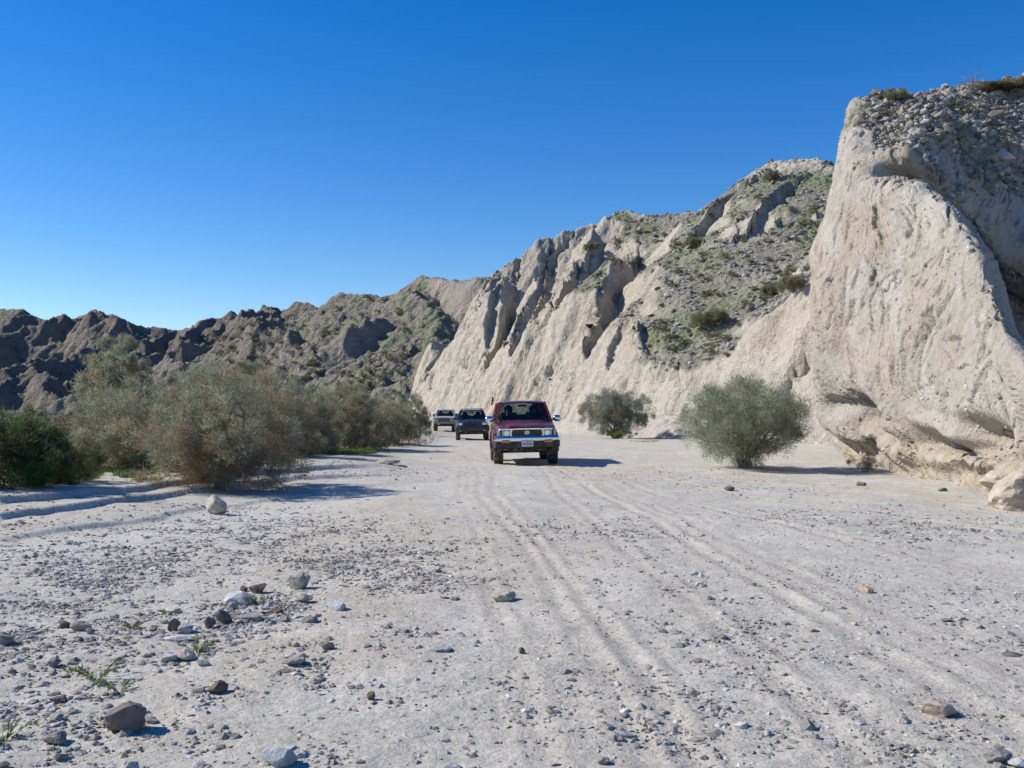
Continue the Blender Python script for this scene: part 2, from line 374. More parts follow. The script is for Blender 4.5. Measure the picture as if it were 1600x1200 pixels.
RA = [
 (A3((628, 655, 130), (640, 590, 131), (655, 545, 132), (674, 517, 134), (700, 530, 136), (720, 540, 140)), 2.2, 1.6),
 (A3((738, 650, 96), (742, 600, 99), (760, 555, 103), (776, 500, 107), (783, 442, 111), (790, 425, 116)), 1.35, 1.5),
 (A3((700, 655, 104), (708, 570, 106), (730, 485, 110), (750, 440, 114), (775, 418, 118), (800, 402, 120)), 2.6, 1.15),
 (A3((783, 655, 91), (792, 590, 93), (800, 540, 95), (830, 478, 100), (842, 440, 105), (850, 400, 112)), 1.2, 1.6),
 (A3((893, 655, 81), (900, 610, 82.5), (915, 575, 84), (895, 510, 89), (868, 462, 95), (880, 415, 103), (930, 350, 118)), 1.05, 1.75),
 (A3((775, 418, 118), (800, 400, 119), (840, 372, 120), (880, 356, 121), (930, 346, 122), (950, 331, 122), (980, 323, 122), (1000, 329, 121), (1020, 333, 120)), 1.3, 1.12),
 (A3((1020, 333, 120), (1080, 328, 115), (1120, 310, 109), (1180, 272, 103), (1200, 247, 100), (1235, 241, 98), (1275, 243, 97), (1290, 256, 95), (1330, 262, 92), (1400, 250, 90), (1500, 240, 88)), 1.3, .66),
 (A3((920, 655, 71), (935, 610, 74), (950, 560, 78), (962, 510, 83), (985, 452, 90), (1002, 405, 99), (1040, 360, 108), (1080, 330, 114)), 1.7, .62),
 (A3((1000, 655, 63), (1010, 600, 66), (1005, 560, 70), (1020, 520, 76), (1040, 470, 84), (1080, 400, 96)), 1.8, .7),
 (A3((1110, 660, 54), (1130, 600, 56), (1175, 545, 60), (1215, 490, 64), (1250, 450, 69), (1275, 380, 80), (1290, 300, 90)), 1.5, .55),
 (A3((1230, 660, 49), (1250, 590, 52), (1275, 500, 57), (1310, 420, 64), (1320, 330, 78)), 1.1, .6),
]
H = crest_height(X + wobx * .34, Y + woby * .34, RA)
# eroded knobs and runnels on the upper slopes
st = (X * .75 + Y * .45); 
run = ridged(X + wobx, Y * .55 + woby, f=.16, oct=5, seed=64, gain=.55) - 1
upper = sstep(4, 14, H)
SKY1 = [p[:2] for p in RA[5][0]] + [p[:2] for p in RA[6][0]]
dsk = np.abs(side_dist(X, Y, SKY1))
H = H + run * (.15 + .2 * sstep(16, 8, X) + 0.45 * upper * sstep(10, 2, X - 10)) * (.12 + .88 * sstep(.5, 6, dsk)) - .5 * sstep(6, 1, dsk) * np.abs(fbm(X, Y, f=.25, oct=3, seed=60))
# clefts: sheer on their left wall, easing out to the right
def cleft(H, pts, dep, wid, soft=.35, jit=.5):
    P_ = [p[:2] for p in A3(*pts)]
    d = -side_dist(X + wobx * jit, Y + woby * jit, P_)
    return H - dep * sstep(-soft, soft, d) * np.exp(-np.clip(d, 0, None) / wid)
H = cleft(H, ((893, 640, 80), (912, 600, 83), (940, 550, 88), (972, 500, 96), (985, 470, 103)), 4.6, 3.6, .9)
H = cleft(H, ((733, 640, 95), (752, 580, 99), (768, 530, 103), (784, 470, 108), (800, 430, 113)), 3.0, 1.8, .25, .22)
H = cleft(H, ((785, 640, 90), (792, 580, 93), (806, 520, 97), (826, 480, 102), (850, 440, 107)), 2.4, 1.8, .25, .22)
H = cleft(H, ((800, 500, 100), (818, 455, 105), (842, 420, 110), (850, 395, 114)), 2.9, 2.8, .7)
H = cleft(H, ((748, 500, 104), (762, 460, 108), (776, 432, 112)), 2.0, 2.2)
H = cleft(H, ((925, 640, 71), (940, 600, 74), (958, 560, 77), (972, 515, 80)), 1.1, 1.3, .3)
H = cleft(H, ((868, 470, 95), (885, 430, 103), (900, 400, 110)), 2.5, 2.0)
H = cleft(H, ((1090, 420, 92), (1130, 370, 97), (1180, 345, 98)), 1.4, 1.6)
H = cleft(H, ((1160, 410, 86), (1200, 375, 90), (1240, 350, 92)), 1.8, 1.5)
# broken band on the scree hill (pale crumbling outcrops)
band = np.exp(-((H - 17 - fbm(X, Y, f=.08, oct=2, seed=65) * 3) / 1.6) ** 2) * sstep(12, 20, X)
H = H + band * (ridged(X, Y, f=.35, oct=3, seed=66) - .8) * .9
cl = 2.3 * sb + 1.2 * np.clip(fbm(X, Y, f=.3, oct=4, seed=67), -1, 1)
tal_toe = .55 * (sb + 2.2) + fbm(X, Y, f=.5, oct=3, seed=68) * .3 - .4
pxx = 800 + F * X / Y
zt = np.interp(pxx + wob * 25, [960, 985, 1010, 1080, 1150, 1200, 1260, 1320], [0, 8.5, 6.0, 4.0, 5.2, 6.8, 9.0, 10]) + run * .6
bench = np.minimum(1.9 * sb + run * .8, zt + .30 * (sb - zt / 1.9)); H = np.where(sb > 0, np.maximum(H, bench * (pxx > 965)), H)
Hc = np.minimum(H, cl)
Z = np.where(sb > -4, np.maximum(Hc, np.minimum(tal_toe, 1.3)), -1.0)
Z = np.maximum(Z, -1.0)
P = np.stack([X, Y, Z], -1); nrm = grid_normals(P); nrm *= np.sign(nrm[..., 2:3])
steep0 = 1 - sstep(.62, .80, nrm[..., 2])
from_np = None
def blur(a, k):
    for ax in (0, 1):
        c = np.cumsum(np.pad(a, [(k + 1, k) if i == ax else (0, 0) for i in (0, 1)], mode='edge'), axis=ax)
        a = (np.take(c, np.arange(2 * k + 1, c.shape[ax]), ax) - np.take(c, np.arange(0, c.shape[ax] - 2 * k - 1), ax)) / (2 * k + 1)
    return a
steep = sstep(.38, .66, blur(steep0, 4) + fbm(X, Y, Z, f=.4, oct=4, seed=69) * .18)
# layered fractures: thin slabs dipping up to the right
ux = X * .86 - Z * .50 + Y * .2; uz = X * .35 + Z * .8
slab = ridged(ux, Y * .3, uz * .22, f=.55, oct=4, seed=70, gain=.55)
crk = 1 - ridged(ux * 1.0 + fbm(X, Y, Z, f=.5, oct=2, seed=71) * .5, Y * .25, uz * .16, f=.9, oct=2, seed=72)
blk = fbm(X, Y, Z, f=.9, oct=4, seed=73)
saw = lambda f_: f_ - np.floor(f_)
fl_a = fbm(ux * .5, Y * .3, uz * .16, f=.8, oct=3, seed=170, gain=.45) * 3.2; fl_b = fbm(ux * .6, Y * .6, uz * .35, f=2.0, oct=2, seed=171) * 2.6
flk = saw(fl_a) * .20 + saw(fl_b) * .05 + .12
disp = steep * (flk - .28 + (slab - .9) * .16 + blk * .10 - .45 * sstep(.55, .95, 1 - crk) * 0) + (1 - steep) * fbm(X, Y, Z, f=1.2, oct=3, seed=74, gain=.7) * .07
deep = np.clip(1.35 - ridged(ux + blk * .25, Y * .2, uz * .12, f=.33, oct=1, seed=75) * 0 - np.abs(perlin(ux * .38 + blk * .15 + 5, Y * .08, uz * .05)) * 22, 0, 1)
disp -= steep * deep * .55
ht = sstep(-.5, .6, Z)
P = P + nrm * (disp * ht)[..., None]
n2 = fbm(X, Y, Z, f=.10, oct=4, seed=76); n3 = fbm(X, Y, Z, f=.5, oct=4, seed=77)
cp_ = mixc(np.broadcast_to(PALE, P.shape), PALE2, sstep(-.1, .6, n2) * .8)
cp_ = mixc(cp_, np.array((.45, .42, .36)), sstep(.1, .6, n3) * .6)
cp_ = mixc(cp_, np.array((.36, .31, .25)), sstep(10, 18, Z) * sstep(12, 4, X) * .35)
ct = mixc(np.broadcast_to(np.array((.245, .232, .185)), P.shape), np.array((.335, .31, .25)), sstep(-.1, .6, fbm(X, Y, f=.2, oct=4, seed=78)))
gm = sstep(.0, .5, fbm(X, Y, f=.16, oct=5, seed=79, gain=.75)) * .75
ct = mixc(ct, GRN, gm * sstep(3, 7, Z))
toe = (1 - steep) * (1 - sstep(1.0, 2.5, Z))
ct = mixc(ct, np.array((.47, .43, .37)), np.clip(toe * 1.5, 0, 1))
top = np.exp(-((X - 28) / 5.5) ** 2) * sstep(23.5, 25.5, Z)
ct = mixc(ct, PALE, top)
colr = mixc(ct, cp_, steep)
me = mesh_np('cl', P.reshape(-1, 3), grid_faces(len(x), len(y)), True, colr.reshape(-1, 3), {'tal': (1 - steep) * sstep(2, 4, Z)})
M_CLIFF = rock_mat('buff_sandstone_and_scree', [(1.1, .6), (3.5, .45), (9, .25)], .45, (2.2, .5, 'tal'), .16, fine=2.2, chips=[(1.3, .22), (4.0, .10)])
tag(link('sandstone_cliffs', me, M_CLIFF), 'pale buff cliffs and stony scree hill along the right of the wash', None, None, 'structure')
CLX, CLY, CLZ, CLN, CLS = x, y, P, nrm, steep

# ---- big near bluff (C), a lofted sheet with an undercut foot
NET = [
 [(1400, 690, 46), (1400, 660, 46), (1385, 600, 46), (1380, 520, 47), (1380, 430, 48), (1390, 340, 49), (1400, 280, 50), (1430, 230, 51), (1450, 200, 52), (1480, 250, 60)],
 [(1345, 700, 35), (1345, 680, 35), (1330, 630, 34.5), (1310, 520, 35), (1308, 430, 36), (1322, 340, 37), (1340, 270, 38), (1352, 215, 39), (1385, 178, 41), (1430, 240, 50)],
 [(1325, 722, 28.5), (1318, 702, 29), (1297, 640, 28), (1268, 520, 28.5), (1266, 430, 29.5), (1286, 340, 31), (1304, 268, 32), (1318, 205, 33), (1345, 166, 35), (1400, 240, 46)],
 [(1388, 748, 23.5), (1372, 722, 24.6), (1350, 668, 23.9), (1330, 540, 25), (1325, 420, 26.5), (1348, 290, 28.6), (1362, 262, 29.4), (1380, 222, 30.5), (1405, 154, 35), (1450, 250, 46)],
 [(1450, 760, 20.5), (1428, 735, 21.6), (1420, 696, 20.9), (1410, 560, 22), (1402, 420, 24.5), (1410, 275, 27.2), (1422, 315, 30.2), (1427, 224, 29.2), (1470, 141, 37), (1500, 250, 48)],
 [(1505, 772, 17.8), (1500, 745, 19.0), (1492, 718, 18.2), (1480, 600, 19), (1472, 460, 21.5), (1480, 312, 24.6), (1495, 375, 30.8), (1490, 268, 29.8), (1540, 133, 38), (1560, 250, 50)],
 [(1562, 792, 15.4), (1575, 752, 16.8), (1565, 728, 16), (1553, 640, 16.6), (1528, 520, 18.6), (1537, 394, 21.4), (1556, 450, 31.2), (1548, 324, 30.3), (1600, 124, 38), (1640, 250, 52)],
 [(1650, 810, 14), (1660, 770, 15.2), (1645, 748, 14.7), (1625, 700, 14.9), (1595, 630, 15.8), (1592, 530, 17.6), (1612, 540, 31.4), (1610, 368, 30.7), (1680, 112, 38), (1720, 250, 54)],
 [(1850, 850, 11.5), (1850, 800, 12.5), (1830, 770, 12.2), (1800, 730, 12.5), (1770, 690, 13.2), (1740, 640, 14.5), (1790, 620, 30.5), (1790, 420, 29.5), (1850, 95, 38), (1900, 250, 56)],
 [(2300, 900, 9), (2300, 850, 9.6), (2280, 820, 9.5), (2240, 770, 10), (2200, 720, 11), (2150, 660, 12.5), (2200, 600, 18), (2200, 450, 26), (2250, 90, 38), (2300, 250, 58)],
]
net = np.array([[at(*p) for p in row] for row in NET])
net[:, 0, 2] = -.3
def cr(ctrl, n, axis, wts=None):
    ctrl = np.moveaxis(ctrl, axis, 0); m = len(ctrl)
    t = np.interp(np.linspace(0, 1, n), np.concatenate([[0], np.cumsum(wts) / np.sum(wts)]), np.arange(m)) if wts is not None else np.linspace(0, m - 1, n)
    i = np.clip(t.astype(int), 0, m - 2); f = (t - i).reshape((-1,) + (1,) * (ctrl.ndim - 1))
    p0 = ctrl[np.clip(i - 1, 0, m - 1)]; p1 = ctrl[i]; p2 = ctrl[i + 1]; p3 = ctrl[np.clip(i + 2, 0, m - 1)]
    r = .5 * ((2 * p1) + (-p0 + p2) * f + (2 * p0 - 5 * p1 + 4 * p2 - p3) * f ** 2 + (-p0 + 3 * p1 - 3 * p2 + p3) * f ** 3)
    return np.moveaxis(r, 0, axis)
NU, NV = 520, 640
G = cr(net, NV, 1, [.5, .8, 2.2, 2.2, 2.4, 1.1, 1.1, 2.4, .6])
G = cr(G, NU, 0, [.5, .8, 1.8, 2, 2, 2, 1.6, .8, .5])
vrow = np.interp(np.linspace(0, 1, NV), np.concatenate([[0], np.cumsum([.5, .8, 2.2, 2.2, 2.4, 1.1, 1.1, 2.4, .6]) / 13.3]), np.arange(10))[None, :] + np.zeros((NU, 1))
nC = grid_normals(G)
if nC[NU // 2, 250, 0] > 0: nC = -nC
X, Y, Z = G[..., 0], G[..., 1], G[..., 2]
hillm = sstep(6.85, 7.2, vrow + fbm(X, Y, Z, f=.6, oct=4, seed=80) * .5)      # cobbly upper slope
leftm = sstep(1365, 1330, 800 + F * X / Y) * sstep(5.0, 5.6, vrow)
# pockets scooped out of the foot: (px, py, Y, radius m, depth m)
def pocket(D, p, rx, rz, dep, shx=.25, slope=.6):
    q = at(*p); dz = Z - q[2]; lat = (Y - q[1]) * -1 + slope * dz * 1.0
    r2 = (lat / rx) ** 2 + (dz / rz) ** 2
    return D - dep * np.exp(-r2 ** 1.5)
D = np.zeros_like(X)
lo = sstep(4.6, 4.0, vrow)
for p, rx, rz, dep in [((1355, 655, 24.2), 1.0, .55, .75), ((1325, 635, 26.2), .9, .25, .4), ((1450, 695, 20), 1.0, .33, .6), ((1545, 690, 16.9), 1.2, .42, .9), ((1500, 708, 18.2), .9, .25, .5), ((1380, 690, 23), .7, .25, .35)]:
    D += lo * pocket(np.zeros_like(X), p, rx, rz, dep)
# long down-dipping shelves along the foot
sh = (Z - 1.35) + (Y - 20) * -.16
D += lo * sstep(2.6, .6, Z) * (perlin(sh * 1.9 + fbm(X, Y, Z, f=.6, oct=2, seed=81) * .4, Y * .12, X * 0 + 3) * .38)
big = fbm(X, Y, Z, f=.33, oct=3, seed=82) * .26
# shallow flutes and flaked fractures
ux = Y * 1.0 - Z * .72 + fbm(X, Y, Z, f=.25, oct=2, seed=95) * .5
flake = ridged(ux, Z * .28, X * .3, f=.75, oct=4, seed=83, gain=.5) - .9
fl2 = fbm(ux * 1.3, Z * .45, X, f=2.2, oct=4, seed=84, gain=.6)
cr1 = np.clip(1 - np.abs(perlin(ux * .55 + fl2 * .22, Z * .12 + 9, X * .1)) * 26, 0, 1) * sstep(.1, .35, fbm(X, Y, Z, f=.7, oct=2, seed=85))
nick = sstep(.36, .52, fbm(ux * 2.0, Z * .5, X, f=1.6, oct=2, seed=86))
face = (1 - hillm)
rgh = sstep(1460, 1540, 800 + F * X / Y + (648 - 400) * 0) * face
sa = fbm(ux * .8, Z * .55, X * .5, f=1.15, oct=2, seed=180, gain=.4) * 1.9; sb_ = fbm(ux, Z * .75, X, f=2.0, oct=2, seed=181) * 1.8
sa = sa - np.floor(sa); sb_ = sb_ - np.floor(sb_); msk = sstep(-.25, .35, fbm(X, Y, Z, f=.45, oct=3, seed=182))
D += face * ((sa - .5) * (.012 + .06 * msk) + (sb_ - .5) * (.006 + .030 * msk))
D += big + face * (flake * (.008 + .05 * rgh) + fl2 * .022 - cr1 * .20 - nick * .09) + hillm * (fbm(X, Y, Z, f=.9, oct=5, seed=87, gain=.6) * .13 + (ridged(X, Y, Z, f=.35, oct=3, seed=88) - .8) * .22)
for p, s_, L, dep in [((1450, 480, 21), .07, .38, .22), ((1428, 400, 23), .05, .3, .12), ((1355, 500, 25.6), .05, .3, .14), ((1505, 500, 19), .07, .3, .2), ((1485, 525, 20), .18, .05, .2), ((1280, 510, 28.6), .06, .3, .2), ((1372, 470, 25), .05, .35, .1)]:
    q = at(*p); dl = (Y - q[1]) + (Z - q[2]) * .25; D -= dep * np.exp(-(dl / s_ / 1.4) ** 2 - ((Z - q[2]) / L) ** 2)
P = G + nC * D[..., None]
n1 = fbm(X, Y, Z, f=.35, oct=4, seed=89); n2 = fbm(ux, Z * .4, X, f=1.2, oct=4, seed=90)
cc = mixc(np.broadcast_to(np.array((.375, .345, .292)), P.shape), np.array((.385, .325, .252)), sstep(-.1, .5, n1) * .75)
cc = mixc(cc, np.array((.41, .385, .335)), sstep(.1, .5, n2) * .6)
cc = mixc(cc, np.array((.44, .365, .275)), sstep(1.6, .2, Z) * face * .8)
ch = mixc(np.broadcast_to(np.array((.315, .28, .235)), P.shape), np.array((.41, .37, .31)), sstep(-.3, .4, n1))
ch = mixc(ch, GRN, sstep(.15, .5, fbm(X, Y, Z, f=.5, oct=4, seed=91)) * .35)
bed = perlin(Z * 1.5 + Y * .35 + fbm(X, Y, Z, f=.4, oct=2, seed=190) * 1.2, Y * .1, X * .1); cc = mixc(cc, np.array((.33, .285, .225)), sstep(.15, .6, bed) * .35)
cc = mixc(cc, np.array((.46, .44, .395)), sstep(.1, .5, fbm(ux * 1.5, Z * .3, X, f=.8, oct=4, seed=191)) * .5)
cc = mixc(cc, ch, hillm)
me = mesh_np('bluff', P.reshape(-1, 3), grid_faces(NU, NV), True, cc.reshape(-1, 3), {'tal': hillm})
M_BLUFF = rock_mat('cream_sandstone', [(2.0, .6), (7, .35), (22, .2)], .20, (4.5, .6, 'tal'), .14, fine=5.0, chips=[(2.2, .20), (7.0, .12)])
tag(link('near_bluff', me, M_BLUFF), 'tall cream sandstone bluff with undercut foot at the right edge', None, None, 'structure')
BLP, BLN, BLH = P, nC, hillm
# ------------------------------------------------------------------ stones
ICO = None
def ico(sub):
    bm = bmesh.new(); bmesh.ops.create_icosphere(bm, subdivisions=sub, radius=1)
    V = np.array([v.co[:] for v in bm.verts]); Fc = np.array([[v.index for v in f.verts] for f in bm.faces]); bm.free()
    return V, Fc
def stone_shape(seed, sub=2, cuts=9, rough=.08):
    q = np.random.default_rng(seed); V, Fc = ico(sub)
    V = V * (1 + fbm(V[:, 0], V[:, 1], V[:, 2], f=.9, oct=2, seed=seed) * .35)[:, None]
    for _ in range(cuts):
        n = q.normal(size=3); n /= np.linalg.norm(n); d = q.uniform(.52, .85)
        e = V @ n - d; V = V - np.clip(e, 0, None)[:, None] * n * .92
    V = V * (1 + fbm(V[:, 0], V[:, 1], V[:, 2], f=3.5, oct=2, seed=seed + 3) * rough)[:, None]
    return V, Fc
def rotm(rx, ry, rz):
    cx, sx, cy, sy, cz, sz = np.cos(rx), np.sin(rx), np.cos(ry), np.sin(ry), np.cos(rz), np.sin(rz)
    return np.stack([np.stack([cy * cz, sx * sy * cz - cx * sz, cx * sy * cz + sx * sz], -1), np.stack([cy * sz, sx * sy * sz + cx * cz, cx * sy * sz - sx * cz], -1), np.stack([-sy, sx * cy, cx * cy], -1)], -2)
def scatter(name, shapes, pos, scl, rot, cols, mat_, smooth=False, **kw):
    """merge many small copies into one mesh: pos (n,3), scl (n,3), rot (n,3), cols (n,3)"""
    Vs, Fs, Cs, off = [], [], [], 0
    which = rng.integers(0, len(shapes), len(pos))
    for k, (V, Fc) in enumerate(shapes):
        m = which == k
        if not m.any(): continue
        M = rotm(rot[m, 0], rot[m, 1], rot[m, 2])
        W = np.einsum('nij,nvj->nvi', M, V[None] * scl[m][:, None, :]) + pos[m][:, None, :]
        nn, vv = W.shape[:2]
        Vs.append(W.reshape(-1, 3)); Fs.append((Fc[None] + (np.arange(nn) * vv)[:, None, None] + off).reshape(-1, Fc.shape[1]))
        Cs.append(np.repeat(cols[m], vv, axis=0)); off += nn * vv
    me = mesh_np(name, np.concatenate(Vs), np.concatenate(Fs), smooth, np.concatenate(Cs))
    return link(name, me, mat_)
STONE_COL = np.array([(.25, .23, .20), (.19, .18, .165), (.30, .275, .24), (.16, .14, .125), (.27, .235, .195), (.40, .385, .355), (.22, .20, .18), (.29, .295, .29)])
def stone_cols(n, lift=1.0):
    return STONE_COL[rng.integers(0, len(STONE_COL), n)] * rng.uniform(.8, 1.2, (n, 1)) * lift
M_STONE = rock_mat('weathered_stone', [(18, .6), (60, .4)], .02, None, .16, fine=22)

# scree stones on the hill behind the cliffs
n = 17000
ii = rng.integers(3, len(CLX) - 3, n * 3); jj = rng.integers(3, len(CLY) - 3, n * 3)
pz = CLZ[ii, jj]; ok = (CLS[ii, jj] < .5) & (pz[:, 2] > 2.5) & (pz[:, 0] > -6)
den = .35 + .65 * sstep(-.3, .4, fbm(pz[:, 0], pz[:, 1], f=.25, oct=3, seed=101)); ok &= rng.random(len(ii)) < den
vis = (pz[:, 1] * 0 + 1) > 0
pz = pz[ok][:n]; m = len(pz)
s = .10 + .22 * rng.random(m) ** 3 + .25 * (rng.random(m) > .985)
sc3 = np.stack([s * rng.uniform(.8, 1.5, m), s * rng.uniform(.8, 1.3, m), s * rng.uniform(.45, .9, m)], -1)
small = [stone_shape(k, 1, 4, .1) for k in range(200, 206)]
tag(scatter('scree_stones', small, pz, sc3, rng.uniform(-.5, .5, (m, 3)) * np.array((1, 1, 6.28)), stone_cols(m, .95), M_STONE), 'grey scree stones strewn over the hill behind the cliffs', None, None, 'stuff')
# cobbles weathering out of the top of the near bluff
n = 6500
ii = rng.integers(90, BLP.shape[0] - 60, n * 2); jj = rng.integers(int(BLP.shape[1] * .6), BLP.shape[1] - 12, n * 2)
ok = (BLH[ii, jj] > .6); pz = BLP[ii, jj][ok][:n]; pz = pz + rng.normal(size=pz.shape) * .04; m = len(pz)
s = .028 + .15 * rng.random(m) ** 4.5 + .12 * (rng.random(m) > .98)
sc3 = np.stack([s * rng.uniform(.8, 1.5, m), s * rng.uniform(.8, 1.3, m), s * rng.uniform(.5, .95, m)], -1)
tag(scatter('bluff_cobbles', small, pz, sc3, rng.uniform(-.6, .6, (m, 3)) * np.array((1, 1, 6.28)), stone_cols(m, 1.02), M_STONE), 'loose grey cobbles covering the top slope of the near bluff', None, None, 'stuff')

# gravel on the wash floor, densest on the left bar
def frustum_pts(n, y0, y1, pow_=2.0):
    y = y0 * (y1 / y0) ** rng.random(n); x = rng.uniform(-.56, .56, n) * y
    return x, y
def bar(px, py):
    """how stony the floor is at a photo point"""
    d = np.zeros_like(px)
    for cx, cy, rx, ry, k in [(120, 880, 260, 45, 1.2), (60, 980, 260, 70, .95), (420, 830, 180, 30, 1.0), (560, 870, 170, 28, 1.0), (650, 915, 110, 22, .9), (380, 970, 120, 60, .9), (420, 1120, 110, 90, .8), (50, 1130, 140, 80, .55), (600, 1010, 110, 40, 0.25), (880, 1110, 90, 50, 0.30), (940, 830, 110, 14, .75), (1060, 925, 90, 25, 0.33), (1130, 990, 130, 40, 0.36), (1250, 1020, 160, 50, 0.22), (1350, 1130, 200, 60, 0.19), (1350, 810, 170, 16, .9), (1500, 830, 140, 14, .8), (1520, 935, 100, 20, 0.33), (1100, 1120, 60, 60, 0.28), (560, 740, 160, 14, .7), (1000, 742, 140, 10, .8), (1180, 760, 120, 10, .5), (680, 710, 80, 10, .7), (1560, 980, 80, 60, 0.22), (250, 800, 250, 12, .4)]:
        d = np.maximum(d, k * np.exp(-((px - cx) / rx) ** 2 - ((py - cy) / ry) ** 2))
    return d
def to_px(x, y, z):
    dy = y * cp + (z - CAM_H) * sp; dz = -y * sp + (z - CAM_H) * cp
    return 800 + F * x / dy, 600 - F * dz / dy
def gravel(n, y0, y1, smin, smax, name, label, shapes, power=4, base=.10):
    x, y = frustum_pts(n, y0, y1)
    px, py = to_px(x, y, 0 * x)
    k = base * (.4 + 1.2 * np.clip(fbm(x, y, f=.8, oct=2, seed=113) + .2, 0, 1)) + bar(px, py) ** 1.2 * np.clip(.8 + 1.2 * fbm(x, y, f=.9, oct=3, seed=111), .03, 1.3); ok = rng.random(n) < k
    x, y = x[ok], y[ok]; m = len(x); z = ground_z(x, y)
    s = smin + (smax - smin) * rng.random(m) ** power
    sc3 = np.stack([s * rng.uniform(.8, 1.6, m), s * rng.uniform(.8, 1.3, m), s * rng.uniform(.4, .85, m)], -1)
    P = np.stack([x, y, z + sc3[:, 2] * .08], -1)
    o = scatter(name, shapes, P, sc3, rng.uniform(-.3, .3, (m, 3)) * np.array((1, 1, 10)), stone_cols(m, 1.22), M_STONE)
    return tag(o, label, None, None, 'stuff')
octa = []
for k in range(6):
    q = np.random.default_rng(300 + k); V = np.array([(1, 0, 0), (-.8, .1, 0), (0, 1, .1), (.1, -.9, 0), (0, .1, .9), (0, 0, -.8)], float) + q.normal(size=(6, 3)) * .18
    octa.append((V, np.array([(0, 2, 4), (2, 1, 4), (1, 3, 4), (3, 0, 4), (2, 0, 5), (1, 2, 5), (3, 1, 5), (0, 3, 5)])))
gravel(130000, 3.2, 13, .006, .020, 'fine_gravel', 'fine grey gravel over the near wash floor', octa, 2.2, .16)
gravel(45000, 8, 60, .012, .035, 'far_gravel', 'gravel bars further down the wash', octa, 2.5, .06)
gravel(66000, 3.2, 24, .010, .038, 'small_stones', 'small broken stones scattered over the stony bar', small, 3.2, .004)

# pebbles still set in the sandstone face
n = 2600; ii = rng.integers(90, BLP.shape[0] - 60, n); jj = rng.integers(40, int(BLP.shape[1] * .58), n)
pz = BLP[ii, jj] - BLN[ii, jj] * .01; k = fbm(pz[:, 0], pz[:, 1], pz[:, 2], f=.5, oct=3, seed=192) > 0; pz = pz[k]; m = len(pz); s = .012 + .035 * rng.random(m) ** 3
tag(scatter('embedded_pebbles', small, pz, np.stack([s, s * 1.2, s], -1), rng.uniform(-3, 3, (m, 3)), stone_cols(m, 1.35), M_STONE), 'small pebbles set in the cream sandstone face', None, None, 'stuff')
# ------------------------------------------------------------------ plants
def veg_mat(name, tint=.25):
    m, t, b = new_mat(name); b.inputs['Roughness'].default_value = .75; b.inputs['Specular IOR Level'].default_value = .2
    a = N(t, 'ShaderNodeAttribute', attribute_name='col'); g = N(t, 'ShaderNodeNewGeometry')
    n = N(t, 'ShaderNodeTexNoise', i_Scale=7.0, i_Detail=4.0); t.links.new(g.outputs['Position'], n.inputs['Vector'])
    mr = N(t, 'ShaderNodeMapRange'); mr.inputs['From Min'].default_value = .3; mr.inputs['From Max'].default_value = .7; mr.inputs['To Min'].default_value = 1 - tint; mr.inputs['To Max'].default_value = 1 + tint
    t.links.new(n.outputs[0], mr.inputs[0]); mu = N(t, 'ShaderNodeVectorMath', operation='SCALE')
    t.links.new(a.outputs['Color'], mu.inputs[0]); t.links.new(mr.outputs[0], mu.inputs['Scale']); t.links.new(mu.outputs[0], b.inputs['Base Color'])
    tr = N(t, 'ShaderNodeBsdfTranslucent'); t.links.new(mu.outputs[0], tr.inputs['Color']); ms = N(t, 'ShaderNodeMixShader'); ms.inputs[0].default_value = .35 if 'bark' not in name else 0
    t.links.new(b.outputs[0], ms.inputs[1]); t.links.new(tr.outputs[0], ms.inputs[2]); t.links.new(ms.outputs[0], t.nodes['Material Output'].inputs['Surface'])
    return m
M_VEG = veg_mat('twigs_and_leaves'); M_BARK = veg_mat('bark', .3)
def tube_mesh(paths, sides=5):
    """paths: list of (pts (k,3), radii (k,)) -> V, F"""
    Vs, Fs, off = [], [], 0
    an = np.arange(sides) * 2 * np.pi / sides
    for P_, r_ in paths:
        P_ = np.asarray(P_, float); k = len(P_); T = np.gradient(P_, axis=0); T /= np.linalg.norm(T, axis=1)[:, None] + 1e-9
        up = np.array((.31, .17, .2)); A = np.cross(T, up); A /= np.linalg.norm(A, axis=1)[:, None] + 1e-9; B = np.cross(T, A)
        ring = P_[:, None] + (A[:, None] * np.cos(an)[None, :, None] + B[:, None] * np.sin(an)[None, :, None]) * np.asarray(r_)[:, None, None]
        Vs.append(ring.reshape(-1, 3)); i = np.arange(k - 1)[:, None] * sides; j = np.arange(sides)[None]
        Fs.append(np.stack([i + j, i + (j + 1) % sides, i + sides + (j + 1) % sides, i + sides + j], -1).reshape(-1, 4) + off); off += k * sides
    return np.concatenate(Vs), np.concatenate(Fs)
def blades(P0, D_, L, W, q):
    """thin tapering twigs: one triangle each"""
    n = len(P0); D_ = D_ / (np.linalg.norm(D_, axis=1)[:, None] + 1e-9)
    S = np.cross(D_, q.normal(size=(n, 3))); S /= np.linalg.norm(S, axis=1)[:, None] + 1e-9
    V = np.stack([P0 - S * W[:, None] / 2, P0 + S * W[:, None] / 2, P0 + D_ * L[:, None]], 1).reshape(-1, 3)
    return V, np.arange(3 * n).reshape(-1, 3)
